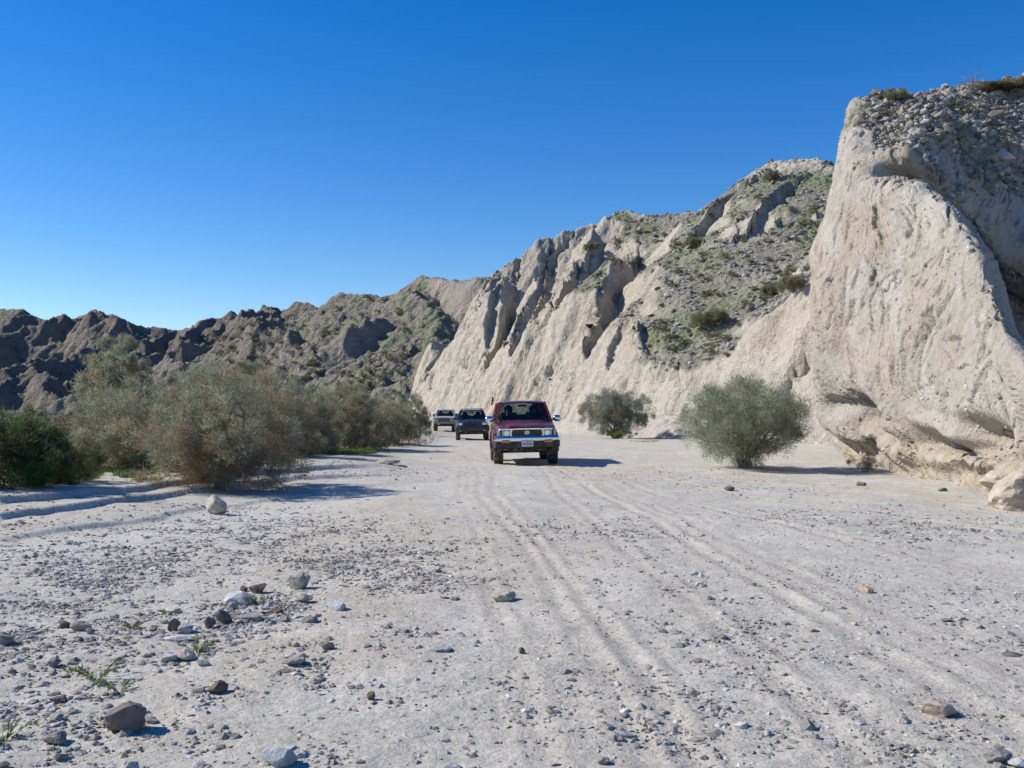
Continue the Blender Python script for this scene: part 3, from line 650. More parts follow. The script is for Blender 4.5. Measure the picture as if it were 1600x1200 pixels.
def bush_meshes(seed, h, rx, nclump=120, per=150, tw=(.10, .22), wd=.011, stems=9, green=(.20, .225, .165), green2=(.27, .285, .22), rust=(.22, .14, .085), rusty=.5, flat_=1.0, base_open=.12, dense=1.0, spread=1.0, ry=None, skirt=False, low=.45):
    q = np.random.default_rng(seed); ry = ry or rx
    # stems arching out from the foot
    paths, tips = [], []
    for i in range(stems):
        a = 2 * np.pi * i / stems + q.uniform(-.4, .4); lean = q.uniform(.15, .95) * spread
        end = np.array((math.cos(a) * rx * lean * .8, math.sin(a) * ry * lean * .8, h * q.uniform(.55, .85) * (1 - .35 * lean)))
        t = np.linspace(0, 1, 8)[:, None]; mid = np.array((math.cos(a) * rx * .1, math.sin(a) * ry * .1, h * .3))
        p = (1 - t) ** 2 * np.array((math.cos(a) * .06, math.sin(a) * .06, -.05)) + 2 * t * (1 - t) * mid + t ** 2 * end
        p[1:-1] += q.normal(size=(6, 3)) * .03 * h; r0 = h * q.uniform(.011, .020)
        paths.append((p, r0 * (1 - .8 * t[:, 0]) + .002)); tips.append(end)
        for j in range(4):
            k = q.integers(3, 7); e2 = p[k] + np.array((q.normal() * rx * .35, q.normal() * ry * .35, h * q.uniform(.05, .3)))
            tt = np.linspace(0, 1, 4)[:, None]; p2 = p[k] * (1 - tt) + e2 * tt + q.normal(size=(4, 3)) * .015 * h * (tt > 0)
            paths.append((p2, r0 * .5 * (1 - .8 * tt[:, 0]) + .0015)); tips.append(e2)
    bV, bF = tube_mesh(paths, 5)
    # foliage puffs
    C_ = []
    while len(C_) < nclump:
        d = q.normal(size=3); d /= np.linalg.norm(d); r_ = q.random() ** .42
        p = d * r_; z = (p[2] * .5 + .5)
        wz = math.sin(min(1.0, z * 1.15 + .12) * math.pi * .62) if z < .8 else 1
        p = np.array((p[0] * rx * (.55 + .45 * min(1, z * 2.2 + base_open)), p[1] * ry * (.55 + .45 * min(1, z * 2.2 + base_open)), (.06 + z * .94 * flat_) * h))
        nn = float(fbm(np.array([p[0] * 1.1]), np.array([p[1] * 1.1]), np.array([p[2] * 1.4]), f=1.6 / max(.8, rx), oct=2, seed=seed)[0])
        if nn < -.08 and q.random() < .85: continue
        if z < .25 and q.random() < (low if not skirt else -1): continue
        if skirt: p[2] = (.04 + .96 * abs(d[2] * r_) ** .85) * h * (1 if q.random() < .8 else .7)
        C_.append(p)
    C_ = np.array(C_); n = nclump * per
    w_ = np.repeat(np.arange(nclump), per); cs = q.uniform(.5, 1.3, nclump) * min(rx, .9 + rx * .3) * .155
    d = q.normal(size=(n, 3)); d /= np.linalg.norm(d, axis=1)[:, None]
    P0 = C_[w_] + d * (cs[w_] * q.random(n) ** .6)[:, None]
    P0[:, 2] = np.maximum(P0[:, 2], .02)
    out = P0 - np.array((0, 0, h * .2)); D_ = out / (np.linalg.norm(out, axis=1)[:, None]) * .45 + d * .8 + q.normal(size=(n, 3)) * .45 + np.array((0, 0, .25))
    L = q.uniform(tw[0], tw[1], n); W = np.full(n, wd) * q.uniform(.6, 1.3, n)
    V, Fc = blades(P0, D_, L, W, q)
    rel = np.clip(C_[:, 2] / h, 0, 1); hr = np.hypot(C_[:, 0] / rx, C_[:, 1] / ry)
    isr = (q.random(nclump) < rusty * (1.05 - rel) * (1.25 - .6 * hr)) 
    cc = np.where(isr[:, None], np.array(rust) * q.uniform(.75, 1.5, (nclump, 1)), np.array(green) + (np.array(green2) - np.array(green)) * q.random((nclump, 1)))
    cc = cc[w_] * q.uniform(.78, 1.22, (n, 1)); dead = q.random(n) < .08 + .25 * rusty; cc[dead] = np.array((.27, .205, .14)) * q.uniform(.7, 1.2, (dead.sum(), 1))
    crown = mesh_np('crown', V, Fc, False, np.repeat(cc, 3, axis=0))
    wood = mesh_np('stems', bV, bF, True, np.broadcast_to((.25, .21, .17), (len(bV), 3)))
    return wood, crown
def plant(name, loc, meshes, label, cat, rz=0, sc=(1, 1, 1), group=None):
    e = empty(name, loc, rz); e.scale = sc if not np.isscalar(sc) else (sc, sc, sc)
    a = link('stems', meshes[0], M_BARK, e); b = link('crown', meshes[1], M_VEG, e)
    return tag(e, label, cat, group)
def on_ground(px, py):
    x, y = gnd(px, py); z = float(ground_z(np.array([x]), np.array([y]))[0]); return (x, y, z - .01)
GG = dict(green=(.27, .305, .215), green2=(.37, .40, .29))
smA = bush_meshes(1, 2.2, 1.62, 420, 170, (.06, .14), .010, 15, **GG, rusty=.2, base_open=1.0, low=.05)
plant('smoke_bush', on_ground(1163, 734), smA, 'rounded grey-green bush nearest the cream bluff, casting a long shadow', 'bush', .3)
smB = bush_meshes(2, 2.75, 2.1, 260, 170, (.10, .2), .018, 11, green=(.22, .26, .21), green2=(.32, .36, .30), rusty=.3, rust=(.30, .18, .09), base_open=.5)
plant('smoke_bush', on_ground(962, 686), smB, 'grey-blue bush behind the red car with bright green growth at its foot', 'bush', 1.0)
SG = dict(green=(.25, .28, .185), green2=(.43, .455, .32), rust=(.34, .24, .14))
v1 = bush_meshes(3, 2.7, 1.65, 330, 170, (.07, .16), .012, 12, **SG, rusty=.75, base_open=1.2, skirt=True)
v2 = bush_meshes(4, 2.4, 1.45, 280, 170, (.07, .16), .012, 10, **SG, rusty=.6, base_open=1.2, skirt=True)
v3 = bush_meshes(5, 3.9, 1.1, 230, 150, (.09, .2), .016, 7, **SG, rusty=.4, base_open=.3, spread=.6)
v4 = bush_meshes(6, 2.9, 2.0, 300, 160, (.09, .2), .017, 12, **SG, rusty=.6, base_open=1.4, skirt=True)
def sm(px, py, v, lab, rz=0, sc=1):
    return plant('smoke_tree', on_ground(px, py), v, lab, 'smoke tree', rz, sc, 'smoke trees along the left bank')
sm(345, 770, v1, 'large brown-grey smoke tree nearest the camera, foot right behind the pale boulder', .4, (.88, .88, .76))
sm(222, 752, v2, 'smoke tree second from the left with rusty dead twigs over green ground cover', 2.1, (1.12, 1.12, .78))
sm(180, 722, v3, 'tallest narrow smoke tree sticking up at the left of the grove', .9, (.95, .95, .88))
sm(320, 722, v4, 'broad pale smoke tree behind the two nearest ones at the left', 1.9, (.95, .95, .92))
sm(420, 728, v1, 'bushy smoke tree just right of the nearest one, its shadow lying across the sand', 3.3, (.88, .88, .84))
0 and sm(250, 712, v1, 'smoke tree half hidden between the tall narrow one and the broad pale one', 5.0, (1.0, 1.0, .98))
sm(552, 707, v4, 'wide smoke tree drooping over bright green weeds in the middle of the bank', .2, (.82, .82, .80))
sm(505, 700, v2, 'smoke tree standing behind the bright green weeds', 1.2, (1.1, 1.1, 1.0))
sm(606, 697, v2, 'dark rusty smoke tree leaning low toward the wash', 4.0, (1.0, 1.0, .84))
sm(642, 684, v4, 'sparse yellowish smoke tree at the right end of the grove beside the far vehicle', 2.6, (.62, .62, .85))
sm(390, 705, v3, 'upright smoke tree with bare pale branches at the back of the grove', 2.0, (1.1, 1.1, .84))
sm(465, 715, v4, 'low dark smoke tree filling the gap in the middle of the grove', 5.2, (.72, .72, .74))
cre = bush_meshes(7, 1.45, 1.15, 150, 190, (.05, .11), .013, 10, green=(.05, .095, .025), green2=(.10, .18, .05), rust=(.07, .055, .03), rusty=.25, base_open=1.6, skirt=True)
cre2 = bush_meshes(8, 1.3, 1.0, 120, 190, (.05, .11), .013, 10, green=(.05, .08, .025), green2=(.10, .15, .045), rust=(.10, .075, .045), rusty=.6, base_open=1.6, skirt=True)
plant('creosote_bush', on_ground(40, 786), cre, 'dense dark green bush at the left edge of the photo', 'bush', .5, (.76, .76, .84))
plant('creosote_bush', on_ground(92, 775), cre2, 'brown-green bush leaning against the dark green one at the left edge', 'bush', 1.5, (.72, .72, .72))
plant('creosote_bush', on_ground(-50, 790), cre2, 'dark green bush cut off by the left edge', 'bush', 2.5, (1.0, 1.0, 1.0))
dry = bush_meshes(9, .75, .8, 60, 120, (.06, .16), .008, 14, green=(.20, .15, .10), green2=(.27, .20, .14), rust=(.16, .09, .05), rusty=.8, base_open=.9)
grn = bush_meshes(10, .55, .8, 50, 130, (.05, .12), .012, 6, green=(.07, .13, .03), green2=(.12, .20, .05), rust=(.16, .15, .06), rusty=.15, base_open=.9)
plant('dead_shrub', on_ground(352, 764), dry, 'dry reddish-brown shrub at the foot of the nearest smoke tree', 'shrub', 0, .6)
plant('dead_shrub', on_ground(160, 742), dry, 'dry brown shrub left of the ground cover under the smoke trees', 'shrub', 1, 1.2)
plant('dead_shrub', on_ground(440, 722), dry, 'dry brown shrub in the shade between the smoke trees', 'shrub', 2, 1.1)
plant('green_shrub', on_ground(295, 764), grn, 'small fresh green shrub beneath the nearest smoke tree', 'shrub', 1, .55)
plant('green_shrub', on_ground(965, 687), grn, 'bright green low shrub under the grey-blue bush', 'shrub', 2, (1.75, 1.1, .95))
plant('green_shrub', on_ground(1030, 684), grn, 'little green shrub between the two grey bushes on the right', 'shrub', 3, (.8, .8, .5))
plant('green_shrub', on_ground(136, 674), grn, 'yellow-green shrub on the flat behind the dark green bush', 'shrub', 1, (1.8, 1.8, 3.2))
plant('green_shrub', on_ground(845, 672), grn, 'olive shrub at the cliff foot just right of the red car', 'shrub', 1, (1.6, 1.6, 2.0))
dry2 = bush_meshes(12, .42, .42, 26, 90, (.05, .14), .005, 12, green=(.23, .19, .16), green2=(.28, .235, .20), rust=(.17, .12, .10), rusty=.5, base_open=.9)
plant('dead_shrub', on_ground(1352, 737), dry2, 'small dry grey tuft at the foot of the cream bluff', 'shrub', 1, .95)

# plants on the slopes
tiny = [bush_meshes(20 + k, .5, .46, 30, 26, (.05, .12), .035, 3, green=(.15, .18, .085), green2=(.26, .275, .17), rust=(.27, .23, .15), rusty=.4, base_open=.9) for k in range(3)]
mid_ = bush_meshes(30, .9, .85, 90, 110, (.05, .12), .026, 6, green=(.17, .20, .10), green2=(.28, .30, .18), rust=(.24, .2, .13), rusty=.35, base_open=1.2, skirt=True)
def hill_h(xx, yy, grid):
    gx, gy, gz = grid; i = int(np.clip(np.searchsorted(gx, xx), 0, len(gx) - 1)); j = int(np.clip(np.searchsorted(gy, yy), 0, len(gy) - 1)); return gz[i, j]
CLZ2 = CLZ[..., 2]
def ray_hit(px, py, grid, y0, y1):
    """first place along a line of sight where the hill stands"""
    for Yd in np.arange(y0, y1, .25):
        p = at(px, py, Yd)
        if hill_h(p[0], p[1], grid) > p[2]: return p
    return None
def hill_shrub(px, py, sc, label, grid=(CLX, CLY, CLZ2), y0=44, y1=148, v=0, group=None, name='hillside_shrub', mesh=None):
    p = ray_hit(px, py, grid, y0, y1)
    if p is None: return None
    sc = tuple(np.array(sc) * (.55, .55, .6)); return plant(name, (p[0], p[1], p[2] - .05), mid_, label, 'shrub', random.uniform(0, 6), sc, group)
hill_shrub(1108, 508, (3.2, 3, 2.4), 'olive round shrub in the middle of the scree hill, its shadow falling to the right')
hill_shrub(1206, 283, (1.8, 1.8, 2.0), 'brown-green shrub just below the pale summit of the scree hill', v=1)
hill_shrub(1086, 382, (2.0, 2.0, 1.4), 'green shrub on the upper left shoulder of the scree hill', v=2)
hill_shrub(1240, 453, (2.2, 2.2, 1.6), 'dark green shrub on the scree hill close to the near bluff', v=2)
hill_shrub(1212, 460, (2.6, 2.6, 1.8), 'grey shrub left of the dark green one close to the near bluff', v=1)
hill_shrub(925, 388, (2.4, 2.4, 1.4), 'green patch of shrub high on the middle cliffs', v=0)
k = 0
while k < 110:
    px = random.uniform(900, 1300); py = random.uniform(300, 560) if px > 1000 else random.uniform(345, 420)
    if py < 648 - (px - 900) * .98 - 330 + 0: continue
    p = ray_hit(px, py, (CLX, CLY, CLZ2), 44, 148)
    if p is None: continue
    i = np.searchsorted(CLX, p[0]); j = np.searchsorted(CLY, p[1])
    if CLS[min(i, len(CLX) - 1), min(j, len(CLY) - 1)] > .45 or p[2] < 3: continue
    s = random.uniform(.5, 1.35); wh = ('upper' if py < 400 else 'middle' if py < 480 else 'lower') + (' left' if px < 1080 else ' centre' if px < 1190 else ' right')
    plant('hillside_shrub', (p[0], p[1], p[2] - .04), tiny[k % 3], 'low grey-green shrub among the stones, %s part of the scree hill' % wh, 'shrub', random.uniform(0, 6), (s, s, s * .8), 'low shrubs on the scree hill'); k += 1
k = 0; FG = FARH
while k < 120:
    px = random.uniform(330, 640); py = random.uniform(470, 620)
    p = ray_hit(px, py, FG, 140, 395)
    if p is None or py > 640: continue
    if ray_hit(px, py - 22, FG, 140, 395) is None: continue
    if fbm(np.array([p[0]]), np.array([p[1]]), f=.05, oct=2, seed=131)[0] < -.15: continue
    s = random.uniform(1.0, 2.6); wh = ('high' if py < 520 else 'halfway' if py < 570 else 'low') + (' at the left' if px < 430 else ' in the middle' if px < 540 else ' beside the pale cliffs')
    plant('distant_shrub', (p[0], p[1], p[2] - .1), tiny[k % 3], 'dark shrub %s on the far green-grey slope' % wh, 'shrub', random.uniform(0, 6), (s, s, s * .75), 'shrubs on the far slope'); k += 1
# on the near bluff
def bluff_pt(px, py):
    x_ = 800 + F * BLP[..., 0] / BLP[..., 1]; yy = to_px(BLP[..., 0], BLP[..., 1], BLP[..., 2])[1]
    d = (x_ - px) ** 2 + (yy - py) ** 2; d[:, -60:] = 1e9; i = np.unravel_index(np.argmin(d), d.shape); return BLP[i]
def bplant(px, py, meshes, sc, label, name='bluff_shrub', cat='shrub', group=None):
    p = bluff_pt(px, py); return plant(name, (p[0], p[1], p[2] - .03), meshes, label, cat, random.uniform(0, 6), sc, group)
bplant(1405, 158, mid_, (.55, .55, .5), 'dry brown tuft on the rim at the top of the near bluff')
bplant(1510, 177, tiny[0], (1.3, 1.3, .8), 'pale green tuft below the rim of the near bluff')
bplant(1388, 183, tiny[2], (.9, .9, .5), 'small green tuft among the cobbles at the near bluff top left')
bplant(1420, 205, tiny[2], (.7, .7, .4), 'small green tuft just above the shaded hollow of the near bluff')
for px, wh in ((1575, 'middle one, right of the bare shrub'), (1600, 'cut off by the right edge'), (1550, 'touching the bare shrub')): bplant(px, 133, mid_, (1.0, 1.0, .35), 'green mat of low plants on the bluff skyline, ' + wh, group='green mats on the bluff skyline')
bare = bush_meshes(40, 1.5, 1.0, 10, 12, (.15, .3), .006, 10, green=(.30, .25, .23), green2=(.33, .28, .26), rust=(.28, .22, .2), rusty=.8)
bplant(1532, 137, (bare[0], bare[1]), (.72, .72, .62), 'bare leafless shrub on the skyline of the near bluff', 'bare_shrub')
# brush on the flat beyond the grove, and weeds
def patch(name, n, fx, size, wdt, cols_, label, up=.9):
    q = np.random.default_rng(len(name) * 7 + n); x, y = fx(q, n); keep = fbm(x, y, f=1.4, oct=3, seed=151) > -.12; x = x[keep]; y = y[keep]; n = len(x); z = ground_z(x, y)
    d = q.normal(size=(n, 3)) * .5 + np.array((0, 0, up)); L = q.uniform(*size, n); W = q.uniform(*wdt, n)
    V, Fc = blades(np.stack([x, y, z + q.uniform(0, size[0], n) * .5], -1), d, L, W, q)
    cc = np.array(cols_)[q.integers(0, len(cols_), n)] * q.uniform(.7, 1.3, (n, 1))
    return tag(link(name, mesh_np(name, V, Fc, False, np.repeat(cc, 3, 0)), M_VEG), label, None, None, 'stuff')
def blob(cs):
    def f(q, n):
        k = q.integers(0, len(cs), n); c = np.array(cs)[k]; g_ = np.array([gnd(a, b) for a, b, _, _ in cs])[k]
        r_ = np.sqrt(q.random(n)); a = q.random(n) * 6.283
        return g_[:, 0] + np.cos(a) * r_ * c[:, 2], g_[:, 1] + np.sin(a) * r_ * c[:, 3]
    return f
patch('green_ground_cover', 15000, blob([(150, 766, .9, .7), (190, 762, .8, .9), (120, 758, .7, 1.2), (250, 758, .8, .9), (300, 760, .6, .8), (225, 768, .9, .4), (175, 748, 1.2, 1.6)]), (.04, .12), (.008, .02), [(.12, .20, .045), (.17, .24, .07), (.10, .15, .05)], 'bright green ground cover under the left bushes')
patch('green_weeds', 12000, blob([(500, 712, 1.1, 1.2), (540, 712, 1.0, 1.0), (470, 716, .8, 1.0), (385, 738, .6, 1.2)]), (.06, .2), (.012, .03), [(.12, .20, .045), (.17, .25, .06), (.09, .14, .04)], 'bright green weeds under the middle smoke trees')
patch('pale_herbs', 1200, blob([(1045, 686, 1.3, 1.6), (1010, 690, .8, .8)]), (.02, .07), (.01, .03), [(.25, .30, .15), (.18, .25, .08)], 'thin green herbs on the sand between the right bushes')
def bands(q, n):
    y = q.uniform(38, 150, n); x = -y * q.uniform(.10, .62, n); k = fbm(x, y, f=.09, oct=3, seed=141) > -.05
    return x[k], y[k]
def fx_(q, n):
    x, y = bands(q, n * 3); return x[:n], y[:n]
q = np.random.default_rng(77); n = 26000; cx_, cy_ = bands(q, 2400); cx_ = cx_[:900]; cy_ = cy_[:900]
k = q.integers(0, len(cx_), n); x = cx_[k] + q.normal(size=n) * .5; y = cy_[k] + q.normal(size=n) * .5; hh = (.25 + .9 * (k % 7) / 7)
z = ground_z(x, y) + q.random(n) * hh; d = q.normal(size=(n, 3)) * .6 + np.array((0, 0, .8))
V, Fc = blades(np.stack([x, y, z], -1), d, q.uniform(.2, .45, n), q.uniform(.03, .06, n), q)
cc = np.array([(.19, .18, .13), (.24, .215, .17), (.14, .15, .09), (.21, .16, .12)])[k % 4] * q.uniform(.7, 1.25, (n, 1))
tag(link('far_brush', mesh_np('far_brush', V, Fc, False, np.repeat(cc, 3, 0)), M_VEG), 'low grey-brown brush over the flat beyond the smoke trees', None, None, 'stuff')
# single weeds on the stony bar
def weed(px, py, size, label, seed):
    q = np.random.default_rng(seed); x, y, z = on_ground(px, py); e = empty('weed', (x, y, z), q.uniform(0, 6))
    paths, P0, D_ = [], [], []
    for i in range(9):
        a = q.uniform(0, 6.28); l = size * q.uniform(.6, 1.1); t = np.linspace(0, 1, 5)[:, None]
        p = np.hstack([np.cos(a) * l * t, np.sin(a) * l * t, l * .55 * np.sin(t * 1.9)]); paths.append((p, .0022 * (1 - .6 * t[:, 0])))
        for j in range(18):
            tt = q.uniform(.2, 1); P0.append(np.array((math.cos(a) * l * tt, math.sin(a) * l * tt, l * .55 * math.sin(tt * 1.9)))); D_.append(np.array((math.cos(a), math.sin(a), .6)) + q.normal(size=3) * .8)
    V, Fc = tube_mesh(paths, 4); link('stem', mesh_np('weed_stem', V, Fc, True, np.broadcast_to((.16, .20, .08), (len(V), 3))), M_VEG, e)
    V, Fc = blades(np.array(P0), np.array(D_), np.full(len(P0), .035) * size / .15, np.full(len(P0), .010), q)
    link('leaves', mesh_np('weed_leaves', V, Fc, False, np.broadcast_to((.20, .245, .12), (len(V), 3))), M_VEG, e)
    tag(e, label, 'weed', 'green weeds on the stony bar')
weed(150, 1060, .16, 'light green feathery weed above the dark boulder', 1)
weed(188, 1078, .12, 'small green weed just behind the dark boulder', 2)
weed(308, 1022, .13, 'green weed beside the pinkish flat stones', 3)
weed(403, 946, .13, 'green weed just right of the big white stone', 4)
weed(8, 1150, .16, 'green weed cut off by the lower left edge', 5)
weed(262, 958, .08, 'tiny green weed in the fine gravel above the flat stones', 6)
weed(207, 885 + 95, .08, 'tiny green weed in the stones left of the grey dome-shaped stone', 7)
# ------------------------------------------------------------------ single stones
def boulder(name, px, py, wpx, hpx, colr, label, seed, cat='stone', group=None, flat_=1.0, rz=None, sub=3, cuts=10, depth=.8, xyz=None):
    x, y, z = on_ground(px, py) if xyz is None else xyz
    k = y / F; V, Fc = stone_shape(seed, sub, cuts, .07)
    V = V / np.array((np.ptp(V[:, 0]), np.ptp(V[:, 1]), np.ptp(V[:, 2])))
    V[:, 2] += .5; q = np.random.default_rng(seed)
    w_, h_ = wpx * k, hpx * k * 1.12
    c = np.array(colr) * (1 + .25 * fbm(V[:, 0], V[:, 1], V[:, 2], f=3.0, oct=3, seed=seed)[:, None])
    V = V * np.array((w_, w_ * depth, h_)); V[:, 2] -= h_ * .12
    me = mesh_np(name, V, Fc, False, np.clip(c, .02, 1)); o = link(name, me, M_STONE)
    o.location = (x, y, z + .01); o.rotation_euler = (0, 0, q.uniform(-.35, .35) if rz is None else rz)
    return tag(o, label, cat, group)
B = boulder
G1, G2, PUR, BR, WH, CR, PK, BL = (.22, .205, .19), (.31, .29, .26), (.16, .135, .13), (.15, .115, .095), (.46, .47, .47), (.46, .41, .32), (.40, .32, .27), (.30, .325, .34)
B('boulder', 193, 1138, 68, 46, PUR, 'big purplish-grey boulder on the sand near the lower left corner', 571, 'boulder', cuts=6)
B('boulder', 337, 803, 41, 28, (.40, .36, .30), 'pale rounded boulder alone on the sand in front of the left smoke trees', 502, 'boulder', depth=.7)
B('boulder', 467, 922, 36, 32, (.37, .345, .30), 'pointed wedge-shaped grey stone casting a shadow on the stony bar', 503, cuts=14)
B('stone', 372, 946, 46, 22, WH, 'big white smooth stone left of a small green weed', 504, cuts=4)
B('stone', 362, 955, 18, 14, G2, 'grey stone tucked under the front of the white one', 505)
B('stone', 404, 925, 26, 15, BR, 'brown blocky stone behind the big white one', 506)
B('stone', 380, 922, 14, 10, BR, 'small brown stone left of the brown blocky one', 507)
B('stone', 790, 945, 42, 14, CR, 'cream flat-topped stone in the middle of the track', 508, cuts=5)
B('stone', 1466, 1124, 54, 25, PK, 'pinkish rounded flat stone in the lower right sand', 509, cuts=4)
B('stone', 1558, 1190, 46, 20, (.27, .25, .245), 'dark grey stone near the lower right corner', 510)
B('stone', 1590, 1198, 30, 12, WH, 'white stone cut by the lower right corner', 511)
B('stone', 124, 985, 36, 17, (.32, .29, .245), 'brown-grey dome-shaped stone partly buried in gravel', 512, cuts=4)
B('stone', 141, 993, 16, 12, G1, 'dark stone touching the right side of the dome-shaped one', 513)
B('stone', 100, 978, 17, 13, BR, 'dark brown stone left of the dome-shaped one', 514)
B('stone', 329, 983, 18, 15, BR, 'dark upright stone, left one of the row behind the white slab', 515)
B('stone', 350, 977, 27, 20, PUR, 'largest dark stone of the row behind the white slab', 516)
B('stone', 388, 974, 44, 11, (.28, .26, .23), 'long flat stone at the right end of the row behind the white slab', 517, cuts=5)
B('stone', 433, 966, 20, 12, BR, 'dark reddish stone right of the long flat one', 518)
B('stone', 444, 977, 18, 9, G1, 'small flat dark stone in front of the reddish one', 519)
B('stone', 278, 1003, 46, 9, (.50, .49, .46), 'thin pale slab lying among the dark stones', 520, cuts=5)
B('stone', 264, 1032, 26, 11, (.45, .44, .42), 'pale stone left of the pinkish flat one', 521)
B('stone', 290, 1030, 36, 15, (.44, .375, .33), 'pinkish flat stone beside a green weed', 522, cuts=6)
B('stone', 318, 1042, 22, 11, G2, 'grey stone in front of the green weed', 523)
B('stone', 290, 990, 28, 15, BL, 'bluish stone behind the thin pale slab', 524)
B('stone', 272, 986, 20, 18, BR, 'brown stone behind the thin pale slab', 525)
B('stone', 92, 1088, 30, 8, PUR, 'dark flat stone above the bottom left pebbles', 526, cuts=5)
B('stone', 86, 1040, 19, 14, G1, 'dark pyramid-shaped stone alone on bare sand at the left', 527)
B('stone', 88, 1152, 36, 17, G1, 'grey wedge stone left of and below the purplish boulder', 528)
B('stone', 88, 1118, 26, 13, G2, 'grey stone above the grey wedge stone', 529)
B('stone', 92, 1178, 22, 12, G1, 'grey stone low at the left near the bottom edge', 530)
B('stone', 205, 1197, 26, 20, BL, 'round blue-grey stone at the bottom edge', 531, cuts=3)
B('stone', 172, 1195, 20, 11, WH, 'white stone beside the round blue-grey one', 532)
B('stone', 436, 1188, 56, 30, BL, 'large blue-grey angular stone near the bottom edge', 533, cuts=12)
B('stone', 341, 1084, 34, 18, BR, 'dark brown stone standing alone on sand in the left middle', 534)
B('stone', 310, 1084, 22, 8, G1, 'thin dark stone left of the dark brown one', 535)
B('stone', 461, 1044, 40, 13, (.33, .31, .28), 'low grey flat stone near the middle left track', 536, cuts=5)
B('stone', 528, 960, 34, 16, WH, 'white stone with a dark shadow side right of the wedge-shaped one', 537)
B('stone', 483, 978, 28, 12, G1, 'dark flat stone below the wedge-shaped one', 538)
B('stone', 476, 947, 26, 12, G1, 'dark slab just below the wedge-shaped stone', 539, cuts=5)
B('stone', 512, 1022, 22, 13, G1, 'dark stone right of the left middle gravel', 540)
B('stone', 580, 1093, 13, 12, BR, 'single small brown pebble alone on smooth sand', 541)
B('stone', 690, 1031, 32, 7, BL, 'thin bluish stone flush with the sand in the centre', 542, cuts=4)
B('stone', 814, 1033, 10, 10, BR, 'small dark upright stone right of centre on bare sand', 543)
B('stone', 943, 1192, 20, 11, G1, 'dark stone at the bottom edge just right of centre', 544)
B('stone', 1354, 930, 22, 10, (.44, .33, .24), 'small orange stone in the right tracks', 545, cuts=4)
B('stone', 1585, 1031, 34, 6, PUR, 'thin dark stone at the right edge', 546, cuts=4)
B('stone', 1480, 976, 20, 6, G1, 'small dark-grey stone buried flush in the right sand', 547)
B('stone', 1345, 757, 17, 8, G1, 'dark stone on the sand before the foot of the near bluff', 548)
B('stone', 1472, 768, 15, 6, G1, 'small stone below the bluff ledges', 549)
B('stone', 1140, 766, 16, 7, BR, 'brown stone in front of the rounded grey-green bush', 550)
B('stone', 10, 1010, 26, 18, G1, 'dark stone at the left edge level with the flat slab', 551)
B('stone', 6, 1192, 20, 12, PUR, 'dark stone in the lower left corner', 552)
B('stone', 1085, 905, 12, 7, WH, 'tiny white stone in the middle of the right tracks', 553)
B('stone', 605, 732, 44, 8, (.38, .34, .28), 'low mound-like stone on the sand before the dark rusty smoke tree', 554, cuts=4)
p = at(1597, 786, 14.4); B('boulder', 0, 0, 120, 66, (.43, .37, .29), 'smooth cream boulder under the overhang at the right edge', 555, 'boulder', xyz=(p[0] + .15, p[1], -.05), sub=4, cuts=3)
p = at(1560, 742, 16.2); B('boulder', 0, 0, 60, 30, (.42, .37, .30), 'smaller cream boulder behind the smooth one at the right edge', 556, 'boulder', xyz=(p[0], p[1], .12), sub=3, cuts=5)
# medium stones of the bar
ZONES = [('left edge of the stony bar', 0, 250, 840, 1200, 75), ('stony bar around the white stone', 250, 520, 840, 1200, 85), ('gravel strip between bar and tracks', 520, 760, 800, 1200, 40), ('sand between the tyre tracks', 760, 1200, 800, 1200, 26), ('sand at the lower right', 1200, 1600, 800, 1200, 24)]
shp = []
for k in range(10):
    V, Fc = stone_shape(600 + k, 2, 8, .06); c = STONE_COL[k % 8]
    shp.append(mesh_np('stone', V, Fc, False, np.broadcast_to(c * 1.15, (len(V), 3)))); shp[-1].materials.append(M_STONE)
for nm, x0, x1, y0, y1, cnt in ZONES:
    k = 0
    while k < cnt:
        px, py = random.uniform(x0, x1), y0 + (y1 - y0) * random.random() ** 1.2
        if float(bar(np.array([px]), np.array([py]))[0]) < random.random() * .9: continue
        x_, y_, z_ = on_ground(px, py)
        o = bpy.data.objects.new('small_stone', shp[random.randrange(10)]); C.objects.link(o); s = random.uniform(.014, .028) * (1.3 if random.random() > .85 else 1)
        o.scale = (s * random.uniform(.9, 1.6), s * random.uniform(.8, 1.2), s * random.uniform(.5, .85)); o.location = (x_, y_, z_ + o.scale[2] * .45)
        o.rotation_euler = (random.uniform(-.3, .3), random.uniform(-.3, .3), random.uniform(0, 6)); tag(o, 'small grey stone on the ' + nm, 'stone', 'small stones on the ' + nm); k += 1
# ------------------------------------------------------------------ vehicles
def paint(name, col, met=.35, rough=.32, dust=.35):
    m = simple(name, col, rough, met, .5, dirt=dust, coat=.8); return m
def glass_mat():
    m, t, b = new_mat('window_glass'); t.nodes.remove(b); out = t.nodes['Material Output']
    tr = N(t, 'ShaderNodeBsdfTransparent'); tr.inputs[0].default_value = (.42, .50, .47, 1); gl = N(t, 'ShaderNodeBsdfGlossy'); gl.inputs['Roughness'].default_value = .03
    fr = N(t, 'ShaderNodeFresnel'); fr.inputs[0].default_value = 1.5; mx = N(t, 'ShaderNodeMixShader')
    t.links.new(fr.outputs[0], mx.inputs[0]); t.links.new(tr.outputs[0], mx.inputs[1]); t.links.new(gl.outputs[0], mx.inputs[2]); t.links.new(mx.outputs[0], out.inputs['Surface']); return m
M_GLASS = glass_mat()
M_CHROME = simple('chrome', (.75, .76, .78), .12, 1.0, dirt=.10); M_BLK = simple('black_plastic', (.022, .022, .024), .55, dirt=.16)
M_TYRE = simple('tyre_rubber', (.028, .028, .030), .85, dirt=.45); M_RIM = simple('wheel_alloy', (.42, .42, .43), .35, .8, dirt=.4)
